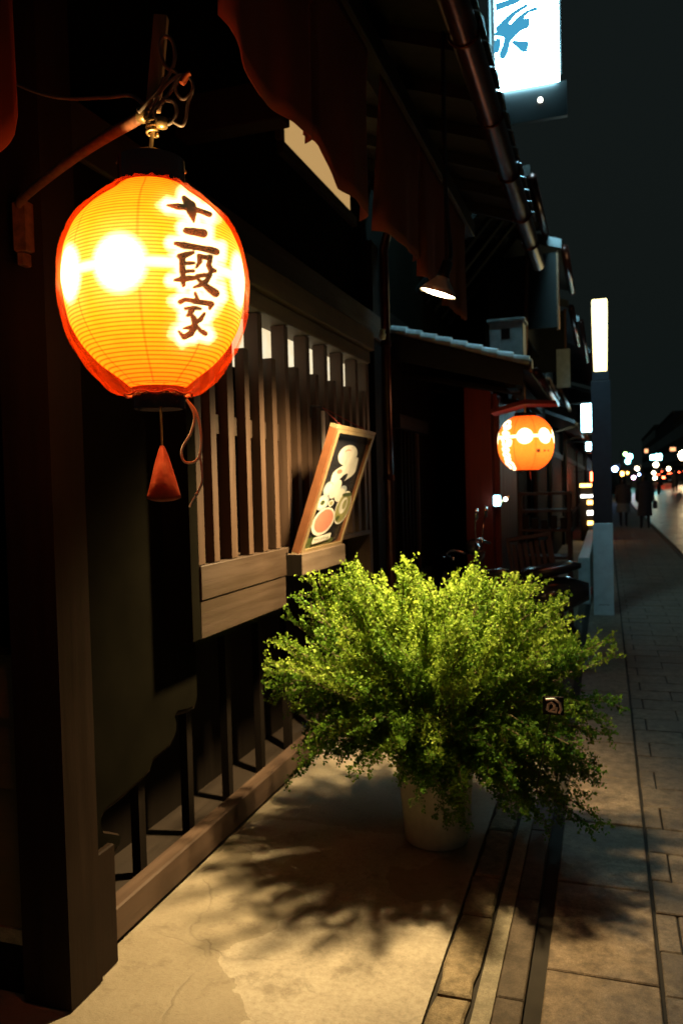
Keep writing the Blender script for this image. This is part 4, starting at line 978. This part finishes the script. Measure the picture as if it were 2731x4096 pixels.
# bicycle leaning in the gap
BC = empty('bicycle', (-1.15, 6.3, 0), 'bicycle parked by the wall mostly hidden behind the shrub', 'bicycle')
for xx in (-1.35, -.62):
    wm = MB().tube([(xx + .33 * math.cos(a), 6.25, .34 + .33 * math.sin(a)) for a in np.linspace(0, 2 * math.pi, 41)], .014, 6).build('wheel', 'rubber', BC, smooth=True)
    m = MB()
    for k in range(14): m.tube([(xx, 6.25, .34), (xx + .32 * math.cos(k * .449), 6.25, .34 + .32 * math.sin(k * .449))], .0015, 3)
    m.build('spokes', 'chrome', wm)
for pts in ([(-1.35, .34), (-1.22, .85)], [(-1.24, .78), (-.95, .36)], [(-.95, .36), (-.85, .80)], [(-1.22, .80), (-.87, .74)], [(-.95, .36), (-.62, .34)], [(-.86, .70), (-.62, .34)]): MB().tube([(a, 6.25, b) for a, b in pts], .014, 6).build('frame_tube', 'scooter_body', BC, smooth=True)
body_loft('saddle', 'dark_plastic', BC, [(-.98, .83, .015, .02), (-.88, .84, .025, .05), (-.76, .85, .03, .08), (-.72, .85, .01, .05)], 6.25)
MB().tube(spline([(-1.1, 6.0, .97), (-1.2, 6.08, 1.0), (-1.23, 6.25, .96), (-1.2, 6.42, 1.0), (-1.1, 6.5, .97)], 5), .011, 7).build('handlebar', 'chrome', BC, smooth=True)

# ================================================================== FURTHER HOUSES ALONG THE ROW
def row_house(name, y0, y1, xf, h1, h2, ov1, ov2, label, blind=False, seed=0, lit=None):
    rnd = random.Random(seed); D = empty(name, (xf, (y0 + y1) / 2, 0), label, 'house', 'houses along the row')
    bx('wall', 'wood_black', D, xf - 4, xf, y0, y1 - .02, 0, h1); bx('upper_wall', 'plaster_dark', D, xf - 4, xf - .25, y0, y1 - .02, h1, h2 + .3)
    m = MB(); m.poly([(xf - .25, y0, h1 + .32), (xf + ov1, y0, h1), (xf + ov1, y0, h1 - .06), (xf - .25, y0, h1 + .26)], (0, y1 - y0 - .03, 0)); m.build('pent_roof', 'tile_grey', D)
    m = MB(); m.poly([(xf - 3, y0 - .1, h2 + 1.2), (xf + ov2, y0 - .1, h2), (xf + ov2, y0 - .1, h2 - .10), (xf - 3, y0 - .1, h2 + 1.08)], (0, y1 - y0 + .1, 0)); m.build('roof', 'tile_grey', D)
    MB().tube([(xf + ov2 + .03, y0, h2 - .08), (xf + ov2 + .03, y1, h2 - .10)], .045, 8).build('gutter', 'copper_dark', D, smooth=True)
    MB().tube([(xf + ov1 + .02, y0, h1 - .06), (xf + ov1 + .02, y1, h1 - .08)], .035, 8).build('gutter', 'iron_rust', D, smooth=True)
    MB().tube([(xf + .05, y0 + .15, 0), (xf + .05, y0 + .15, h1 - .2), (xf + ov1, y0 + .15, h1 - .1)], .03, 8).build('downpipe', 'iron_rust', D, smooth=True)
    n = int((y1 - y0 - .6) / .16)
    for i in range(n): bx('slat', 'wood_lattice', D, xf + .002, xf + .04, y0 + .3 + .16 * i, y0 + .36 + .16 * i, .7, 2.0)
    bx('lattice_head', 'wood_black_y', D, xf + .002, xf + .07, y0 + .25, y1 - .25, 2.0, 2.12); bx('lattice_sill', 'wood_black_y', D, xf + .002, xf + .07, y0 + .25, y1 - .25, .6, .7)
    if blind:
        bl_ = bx('blind', 'sudare', D, xf + ov2 - .42, xf + ov2 - .40, y0 + .1, y1 - .2, h2 - 1.0, h2 - .12)
        bx('blind_side', 'sudare', D, xf - .2, xf + ov2 - .06, y0 - .03, y0 - .01, h2 - .95, h2 - .12)
        MB().tube([(xf + ov2 - .05, y0 - .02, h2 - .98), (xf + ov2 - .05, y0 - .02, h2 - .1)], .018, 6).build('blind_pole', 'iron_rust', D)
    if lit: bx('lit_window', lit, D, xf + .001, xf + .0018, y0 + .4, y1 - .4, .75, 1.98)
    return D
row_house('machiya_row_house', 9.35, 11.4, -1.05, 2.75, 4.22, .42, .62, 'dark row house with bamboo blind under its upper eave past the red boarding', True, 1)
row_house('machiya_row_house', 11.5, 14.6, -1.0, 2.85, 4.0, .40, .55, 'second dark row house past the red boarding with slatted front', True, 2)
row_house('machiya_row_house', 14.7, 19.5, -1.0, 2.6, 4.4, .50, .60, 'third dark row house past the red boarding behind the blue lit box', False, 3)
row_house('machiya_row_house', 19.7, 27, -.95, 2.7, 4.6, .50, .65, 'dark row house beside the lit shop front', False, 4, 'lit_interior')
row_house('machiya_row_house', 27.2, 38, -.95, 2.7, 4.4, .5, .65, 'long dark row house beyond the lit shop front', False, 5)
row_house('machiya_row_house', 38.2, 60, -.9, 2.8, 5.0, .5, .65, 'last dark house of the row before the crossing', False, 6)
row_house('machiya_row_house', 60.2, 110, -.9, 2.8, 5.4, .5, .6, 'far dark house of the row beyond the crossing', False, 8)
# pale upper panel
tag(MB().box(-.62, -.44, 11.42, 11.46, 2.82, 3.35, bev=.004).build('notice_panel', 'metal_pale', loc=(-.53, 11.44, 2.82)), 'pale grey panel hanging between the eaves of two row houses', 'panel')
# projecting lit boxes
def lit_box(name, x, y, z, wd, ht, mat, label, cat='sign', group=None):
    D = empty(name, (x, y, z), label, cat, group)
    bx('lit_panel', mat, D, x - wd / 2, x + wd / 2, y - .06, y + .06, z, z + ht, bev=.012)
    bx('case', 'iron_black', D, x - wd / 2 - .01, x + wd / 2 + .01, y - .05, y + .05, z + ht + .003, z + ht + .04); bx('foot', 'iron_black', D, x - wd / 2 - .01, x + wd / 2 + .01, y - .05, y + .05, z - .04, z - .003)
    MB().tube([(x - wd / 2 - .45, y, z + ht + .02), (x, y, z + ht + .02)], .015, 6).build('arm', 'iron_black', D); return D
lit_box('lit_box_sign', -.275, 14.0, 2.345, .195, .465, 'lit_box_blue', 'narrow glowing blue-white box sign on the row houses behind the street lamp')
lit_box('lit_box_sign', -.36, 19.0, 2.20, .11, .19, 'lit_box_blue', 'smaller pale lit box sign lower down the row past the narrow blue one')
lit_box('lit_box_sign', -.33, 23.0, 1.50, .13, .25, 'lit_red_far', 'small red lit box over the shop front in the row')
# shop front glow with lit goods
SF = empty('shop_counter', (-.6, 21.5, 0), 'glowing amber shop counter with lit goods beside the street lamp post', 'shop')
bx('canopy_light', 'lit_amber', SF, -.62, -.34, 20.9, 21.0, 1.36, 1.44); bx('lit_shelf', 'lit_white', SF, -.60, -.28, 20.85, 20.95, 1.10, 1.16)
for i in range(3): bx('lit_goods', ('lit_amber', 'lit_white', 'lit_amber')[i], SF, -.45, -.30, 20.9, 21.0, .92 - .26 * i, 1.02 - .26 * i)
bx('counter', 'wood_black', SF, -.62, -.22, 21.02, 22.2, 0, 1.34); bx('drape', 'metal_pale', SF, -.42, -.26, 20.7, 20.75, -.012, .42)
# low glass-like rail of planters beside lamp
tag(MB().box(-.34, -.20, 10.3, 16, -.002, .58, bev=.01).build('low_barrier', 'metal_pale', loc=(-.27, 13, 0)), 'long low pale barrier along the houses behind the street lamp', 'barrier')

# ================================================================== STREET LAMPS
def street_lamp(x, y, label, group=None):
    D = empty('street_lamp', (x, y, 0), label, 'street lamp', group)
    bx('pale_base', 'lamp_post_pale', D, x - .108, x + .108, y - .108, y + .108, .0, 1.05, bev=.006)
    bx('post', 'lamp_post_dark', D, x - .104, x + .104, y - .104, y + .104, 1.052, 2.66, bev=.006)
    bx('collar', 'lamp_post_dark', D, x - .088, x + .088, y - .088, y + .088, 2.662, 2.765, bev=.004)
    m = MB(); n = 10; prof = [(.070, 2.768), (.074, 2.9), (.080, 3.2), (.084, 3.45), (.082, 3.56), (.074, 3.575)]; vs = []; fs = []
    for rr, z in prof: vs += [(x - rr, y - rr, z), (x + rr, y - rr, z), (x + rr, y + rr, z), (x - rr, y + rr, z)]
    for i in range(len(prof) - 1):
        for k in range(4): fs.append((i * 4 + k, i * 4 + (k + 1) % 4, i * 4 + 4 + (k + 1) % 4, i * 4 + 4 + k))
    fs += [(3, 2, 1, 0), tuple(range(len(prof) * 4 - 4, len(prof) * 4))]; m.add(vs, fs); m.build('lit_head', 'lit_street_lamp', D)
    bx('door_seam', 'lamp_post_dark', D, x - .06, x + .06, y - .1095, y - .1082, .12, .125); return D
street_lamp(-.040, 9.58, 'square street lamp post with glowing top and pale base on the pavement', 'street lamps')

# ================================================================== PEOPLE
def person(x, y, h, face, coat, skirt, label, hair=True, bag=False, stride=.10, legmat='coat_black'):
    D = empty('person', (x, y, 0), label, 'person'); s = h / 1.70
    me = bpy.data.meshes.new('body'); J = {}
    V = [('pel', 0, 0, .92, .125, .10), ('waist', 0, 0, 1.05, .115, .085), ('chest', 0, .0, 1.28, .15, .10), ('neckb', 0, 0, 1.42, .07, .06), ('neck', 0, .01, 1.49, .045, .045), ('head', 0, .02, 1.58, .075, .09), ('crown', 0, .01, 1.66, .06, .07),
         ('shL', -.17, 0, 1.38, .055, .055), ('elL', -.21, -.02, 1.10, .042, .042), ('wrL', -.20, .05, .88, .028, .03), ('haL', -.19, .08, .79, .02, .035),
         ('shR', .17, 0, 1.38, .055, .055), ('elR', .21, -.02, 1.10, .042, .042), ('wrR', .20, .03, .88, .028, .03), ('haR', .19, .05, .79, .02, .035),
         ('hipL', -.09, 0, .88, .085, .085), ('knL', -.095, stride * .7, .50, .058, .058), ('anL', -.095, stride, .09, .036, .036), ('toL', -.10, stride + .14, .035, .035, .03),
         ('hipR', .09, 0, .88, .085, .085), ('knR', .095, -stride * .2, .50, .058, .058), ('anR', .095, -stride * 1.3, .10, .036, .036), ('toR', .10, -stride * 1.3 + .13, .035, .035, .03)]
    for i, v in enumerate(V): J[v[0]] = i
    E_ = [('pel', 'waist'), ('waist', 'chest'), ('chest', 'neckb'), ('neckb', 'neck'), ('neck', 'head'), ('head', 'crown'), ('chest', 'shL'), ('shL', 'elL'), ('elL', 'wrL'), ('wrL', 'haL'), ('chest', 'shR'), ('shR', 'elR'), ('elR', 'wrR'), ('wrR', 'haR'),
          ('pel', 'hipL'), ('hipL', 'knL'), ('knL', 'anL'), ('anL', 'toL'), ('pel', 'hipR'), ('hipR', 'knR'), ('knR', 'anR'), ('anR', 'toR')]
    me.from_pydata([(a[1] * s, a[2] * s, a[3] * s) for a in V], [(J[a], J[b]) for a, b in E_], []); me.materials.append(MATS[legmat])
    o = bpy.data.objects.new('body', me); col.objects.link(o); o.parent = D
    o.modifiers.new('skin', 'SKIN'); ly = me.skin_vertices[0]
    for i, a in enumerate(V): ly.data[i].radius = (a[4] * s, a[5] * s)
    ly.data[0].use_root = True; ss = o.modifiers.new('sub', 'SUBSURF'); ss.levels = ss.render_levels = 1
    def rings(name, mat, prof, open_=False):
        m = MB(); n = 18; vs = []; fs = []
        for zz, rx_, ry_ in prof:
            for k in range(n): a = 2 * math.pi * k / n; vs.append((x + rx_ * s * math.cos(a), y + ry_ * s * math.sin(a), zz * s))
        for i in range(len(prof) - 1):
            for k in range(n): fs.append((i * n + k, i * n + (k + 1) % n, i * n + n + (k + 1) % n, i * n + n + k))
        m.add(vs, fs); return m.build(name, mat, D, smooth=True)
    rings('coat', coat, skirt[0])
    if len(skirt) > 1: rings('skirt', skirt[2], skirt[1])
    for sx in (-1, 1): MB().tube([(x + sx * .16 * s, y, 1.40 * s), (x + sx * .215 * s, y - .02 * s, 1.12 * s), (x + sx * .205 * s, y + .04 * s, .86 * s)], [.066 * s, .060 * s, .048 * s], 10).build('sleeve', coat, D, smooth=True)
    rings('hair', 'hair_black', [(1.40, .07, .05), (1.48, .085, .08), (1.58, .092, .105), (1.66, .082, .095), (1.70, .04, .05), (1.705, .005, .005)])
    MB().lathe([(0, -.06), (.045, -.05), (.055, 0), (.04, .05), (0, .06)], (x, y + .035 * s, 1.56 * s), 12).build('face', 'skin', D, smooth=True)
    D.rotation_euler = (0, 0, face)
    return D
long_coat = [[(.40, .21, .17), (.70, .20, .15), (1.0, .175, .13), (1.25, .20, .135), (1.40, .175, .10), (1.455, .07, .07)]]
short_coat = [[(.80, .20, .15), (1.0, .185, .14), (1.25, .205, .14), (1.40, .175, .10), (1.455, .07, .07)], [(.50, .21, .16), (.70, .205, .155), (.84, .185, .14)], 'skirt_grey']
person(1.11, 25.8, 1.72, R(4), 'coat_black', long_coat, 'person in a long black coat walking away with a handbag along the pavement', stride=.06)
person(.52, 27.0, 1.62, R(-6), 'coat_brown', short_coat, 'person in a dark jacket and grey skirt walking away along the pavement', stride=.08)
HB = tag(MB().box(1.34, 1.46, 25.72, 25.98, .62, .86, bev=.02).build('handbag', 'coat_black', loc=(1.40, 25.8, .62)), 'dark handbag held by the person in the long coat', 'bag')
MB().tube(spline([(1.40, 25.76, .86), (1.37, 25.80, 1.0), (1.33, 25.85, 1.02), (1.40, 25.94, .86)], 5), .010, 6).build('strap', 'coat_black', HB)
p3 = person(5.2, 68, 1.70, R(10), 'coat_brown', long_coat, 'person in a long brown coat out on the road near the cars', stride=.12); p3.location.z = rise(68) - .1
p4 = person(5.95, 72, 1.66, R(-10), 'coat_black', short_coat, 'person in a black jacket and pale skirt out on the road near the cars', stride=.12); p4.location.z = rise(72) - .1

# ================================================================== CARS
def car(x, y, paint, label):
    z = rise(y) - .1; D = empty('car', (x, y, z), label, 'car', 'cars driving away on the road')
    secs = [(-2.1, .50, .62, .22), (-2.05, .82, .80, .50), (-1.5, .86, .84, .55), (1.0, .84, .84, .55), (1.9, .72, .80, .45), (2.1, .50, .70, .25)]
    m = MB()
    def shell(pr):   # pr: (y, ztop, halfwidth)
        vs = []; fs = []
        for yy, zt, hw, zb in pr: vs += [(x - hw, y + yy, z + zb), (x - hw, y + yy, z + zt - .06), (x - hw + .06, y + yy, z + zt), (x + hw - .06, y + yy, z + zt), (x + hw, y + yy, z + zt - .06), (x + hw, y + yy, z + zb)]
        for i in range(len(pr) - 1):
            for k in range(6): fs.append((i * 6 + k, i * 6 + (k + 1) % 6, i * 6 + 6 + (k + 1) % 6, i * 6 + 6 + k))
        fs += [tuple(range(6)), tuple(range(len(pr) * 6 - 6, len(pr) * 6))[::-1]]; return vs, fs
    m.add(*shell([(-2.15, .80, .72, .30), (-2.05, .98, .82, .22), (-1.2, 1.0, .86, .20), (1.0, .96, .86, .20), (1.9, .84, .82, .22), (2.15, .65, .70, .30)])); m.build('body', paint, D)
    g = MB(); g.add(*shell([(-1.75, .99, .74, .97), (-1.15, 1.42, .64, .97), (.25, 1.44, .64, .97), (1.0, .97, .74, .95)])); gg = g.build('cabin', 'glass_dark', D)
    bx('roof', paint, gg, x - .60, x + .60, y - 1.12, y + .22, z + 1.442, z + 1.475, bev=.012)
    for sx in (-1, 1):
        for yy in (-1.35, 1.35): MB().lathe([(.20, -.1), (.31, -.1), (.33, -.05), (.33, .05), (.31, .1), (.20, .1), (.2, -.1)], (x + sx * .76, y + yy, z + .33), 20, mat=Matrix.Rotation(R(90), 4, 'Y')).build('wheel', 'rubber', D, smooth=True)
        bx('tail_light', 'lit_red_far', D, x + sx * .62 - .13, x + sx * .62 + .13, y - 2.175, y - 2.10, z + .72, z + .90)
        bx('mirror', paint, D, x + sx * .93 - .06, x + sx * .93 + .06, y + .6, y + .7, z + .95, z + 1.07)
    bx('brake_light', 'lit_red_far', D, x - .2, x + .2, y - 1.50, y - 1.46, z + 1.2, z + 1.24); bx('number_plate', 'car_paint_white', D, x - .18, x + .18, y - 2.18, y - 2.16, z + .45, z + .6)
    return D
car(6.24, 90, 'car_paint', 'dark saloon car with red tail lights furthest left of the traffic')
car(6.75, 108, 'car_paint_white', 'white saloon car with red tail lights ahead of the dark one')
car(7.9, 98, 'car_paint', 'dark saloon car with red tail lights leading the traffic by the far kerb')

# ================================================================== FAR LIGHTS: signs, signals and lamps
def lamp_on_pole(name, x, y, z, r_, mat, label, cat='street lamp', group='distant lamps'):
    D = empty(name, (x, y, 0), label, cat, group)
    MB().tube([(x + .3, y + .05, -.1), (x + .3, y + .05, z + r_ + .1), (x, y + .05, z + r_ + .1)], .05, 6).build('pole', 'iron_black', D, smooth=True)
    MB().lathe([(0, -r_), (r_ * .7, -r_ * .7), (r_, 0), (r_ * .7, r_ * .7), (0, r_)], (x, y, z), 12).build('lit_globe', mat, D, smooth=True)
for (x, y, z, r_, mt, lb) in ((2.18, 62, 2.25, .15, 'lit_white_far', 'distant warm white globe lamp on a pole above the walkers'), (3.9, 70, 2.6, .20, 'lit_white_far', 'distant white globe lamp right under the pale blue signs'), (5.55, 80, 2.35, .17, 'lit_white_far', 'distant white globe lamp above the red tail lights'),
                          (2.78, 75, 1.86, .11, 'lit_blue_far', 'tiny distant bluish globe lamp above the crowd'), (2.18, 70, 1.60, .15, 'lit_magenta_far', 'tiny distant pinkish globe lamp above the crowd'), (3.52, 66, 1.92, .13, 'lit_white_far', 'low distant white globe lamp near the traffic'), (3.6, 66, 1.52, .13, 'lit_white_far', 'lowest distant white globe lamp near the traffic'), (8.60, 100, 4.05, .6, 'lit_white_big', 'large bright white globe lamp on the far side of the road'),
                          (1.2, 66, 1.92, .18, 'lit_orange_far', 'distant orange globe lamp beside the blue lamp'), (1.96, 80, 2.07, .12, 'lit_orange_far', 'smaller distant orange globe lamp beside the walkers'), (.58, 55, 2.18, .19, 'lit_blue_far', 'distant blue-white globe lamp next to the street lamp post')):
    lamp_on_pole('globe_lamp', x, y, z, r_, mt, lb)
TL = empty('traffic_signal', (2.2, 85, 0), 'distant traffic signal showing green beside a pole', 'signal')
MB().tube([(1.5, 85, -.1), (1.5, 85, 4.3), (2.6, 85, 4.3)], .07, 8).build('pole', 'iron_black', TL)
bx('housing', 'iron_black', TL, 1.65, 2.65, 85.0, 85.2, 3.0, 4.25)
for (a, b, r_, mt) in ((2.28, 3.72, .30, 'lit_cyan_far'), (2.12, 3.24, .25, 'lit_cyan_far'), (1.9, 4.0, .18, 'lit_green_far')):
    MB().lathe([(0, -.04), (r_ * .95, -.03), (r_, 0), (0, .05)], (a, 84.95, b), 16, mat=Matrix.Rotation(R(90), 4, 'X')).build('lens', mt, TL)
lit_box('far_sign', 4.06, 78, 3.2, .38, .42, 'lit_cyan_far', 'small distant cyan lit sign left of the pair', group='distant lit signs'); lit_box('far_sign', 4.60, 78.2, 3.15, .50, .55, 'lit_cyan_far', 'larger distant cyan lit sign right of the pair', group='distant lit signs')
lit_box('far_sign', 6.24, 84, 4.1, .5, .35, 'lit_brown_far', 'dim distant yellow-brown sign above the traffic', group='distant lit signs'); lit_box('far_sign', 3.64, 80, 3.9, .3, .35, 'lit_brown_far', 'dim distant red-brown sign above the walkers', group='distant lit signs')

# opposite row of buildings
def far_block(y0, y1, x, h, mat, label):
    D = empty('far_building', (x, (y0 + y1) / 2, 0), label, 'building', 'buildings across the road'); bx('wall', mat, D, x, x + 8, y0, y1 - .3, -.1, h)
    bx('cornice', mat, D, x - .2, x + 8, y0, y1 - .3, h + .003, h + .3)
    m = int((y1 - y0) / 4)
    for fl in range(int(h / 3.2)):
        for i in range(m): bx('window', 'glass_dark', D, x - .03, x - .003, y0 + 1 + 4 * i, y0 + 3.2 + 4 * i, 1.0 + 3.2 * fl, 2.8 + 3.2 * fl)
    bx('awning', 'building_dim2', D, x - 1.6, x - .035, y0, y1 - .4, 3.0, 3.2)
    return D
for i, (a, b, h, mt, lb) in enumerate(((60, 84, 8.6, 'building_dim', 'low tan building across the road, nearest of its row'), (84, 112, 9.5, 'building_dim2', 'grey building with awning across the road'), (112, 140, 10.5, 'building_dim', 'taller tan building across the road'), (140, 190, 12, 'building_dim2', 'far grey building across the road'), (190, 260, 13, 'building_dim', 'farthest tan building across the road'))):
    far_block(a, b, 10.6, h, mt, lb)
